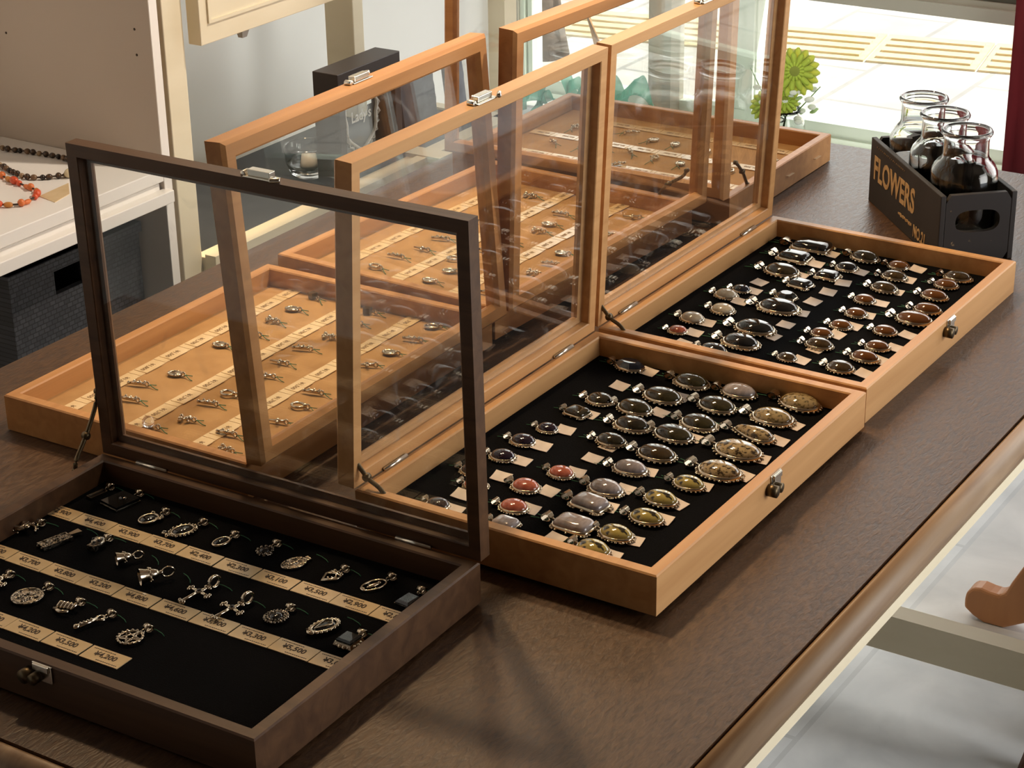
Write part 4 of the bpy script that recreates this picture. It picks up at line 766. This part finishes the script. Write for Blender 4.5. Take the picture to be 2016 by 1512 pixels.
gerbera((-.006, -.018, .104), (-.85, -.35, .45), .0325); gerbera((.002, .022, .052), (-.8, -.2, .6), .024); gerbera((-.010, -.006, .066), (-.7, -.6, .5), .021)
q = MB(); q.tube([(0, 0, .01), (-.002, -.008, .06), (-.004, -.016, .10)], .0014, 6); q.tube([(0, .004, .01), (.002, .02, .05)], .0013, 6); q.tube([(.002, -.02, .05), (.0, -.052, .088)], [.0009, .0006], 5); q.tube([(.002, .02, .05), (.0, .048, .10)], [.0009, .0006], 5); q.build('stem', M['leaf'], vs)
q = MB(); ql = MB(); rr = random.Random(11)
for k in range(34):
    p_ = (rr.uniform(-.02, .02), rr.uniform(-.048, .03), rr.uniform(.04, .082))
    if k % 3: q.ball(p_, (.0058, .0058, .0036), 7, 5)
    else: ql.ball(p_, (.0085, .004, .0020), 7, 5)
q.build('blossom', M['blossom'], vs); ql.build('leaf', M['pleaf'], vs)
M['red'] = noisy('red_cloth', (.20, .012, .018), (.27, .02, .028), (12, 12, 3), 3, .8)
q = MB(); n = 70; rows = []
for z in (-.712, -.2, .4, 1.1, 1.78): rows.append([(3.16 + .022 * sin(k * .95) + .006 * sin(k * 2.3 + z), .555 - .021 * k + .005 * sin(k * 1.9), z) for k in range(n)])
vs_ = [p for r in rows for p in r] + [(x + .003, y, z) for r in rows for x, y, z in r]; N_ = n * len(rows); fs = []
for i in range(len(rows) - 1):
    for k in range(n - 1): a = i * n + k; fs += [(a, a + 1, a + n + 1, a + n), (N_ + a, N_ + a + n, N_ + a + n + 1, N_ + a + 1)]
for k in range(n - 1): fs.append((k, N_ + k, N_ + k + 1, k + 1)); t = (len(rows) - 1) * n + k; fs.append((t, t + 1, N_ + t + 1, N_ + t))
for i in range(len(rows) - 1): fs += [(i * n, (i + 1) * n, N_ + (i + 1) * n, N_ + i * n), (i * n + n - 1, N_ + i * n + n - 1, N_ + (i + 1) * n + n - 1, (i + 1) * n + n - 1)]
q.add(vs_, fs, True); tag(q.build('curtain', M['red']), 'dark red cloth curtain hanging at the right side of the window', 'curtain')
# sheer green ribbon heaped on the sill
M['net'] = mat('mint_organza', (.10, .62, .42), .4, alpha=.62)
q = MB(); rr = random.Random(4)
def ribbon(P, w, ph):
    P = [Vector(p) for p in P]; Q = []; rings = []
    for i in range(len(P) - 1):
        for t in range(6):
            f = t / 6; p0, p1, p2, p3 = P[max(i - 1, 0)], P[i], P[i + 1], P[min(i + 2, len(P) - 1)]
            Q.append(.5 * ((2 * p1) + (p2 - p0) * f + (2 * p0 - 5 * p1 + 4 * p2 - p3) * f * f + (3 * p1 - p0 - 3 * p2 + p3) * f ** 3))
    for i, p in enumerate(Q + [P[-1]]):
        a = ph + i * .11; d = Vector((cos(a), -.25, .55 * sin(a))) * w
        rings.append([p + d * k / 3 + Vector((0, .006 * sin(k * 2.1 + i * .4), .007 * sin(k * 2.4 + i * .5))) for k in (-3, -1, 1, 3)] + [p + d * k / 3 + Vector((0, .006 * sin(k * 2.1 + i * .4), .0008 + .007 * sin(k * 2.4 + i * .5))) for k in (3, 1, -1, -3)])
    q.loft(rings, True, True, True)
for k in range(8):
    y0 = 1.80 - .042 * k + rr.uniform(-.02, .02); hh = rr.uniform(.06, .15); d = rr.uniform(-.09, -.16)
    ribbon([(3.05 + .02 * sin(k), y0, -.705), (3.04, y0 + d * .2, -.70 + hh * .55), (3.03, y0 + d * .5, -.70 + hh), (3.04, y0 + d * .8, -.70 + hh * .6), (3.05, y0 + d, -.703)], .034, k * .9)
tag(q.build('organza_ribbon', M['net']), 'sheer mint green ribbon heaped on the floor by the window behind the cases', 'ribbon')
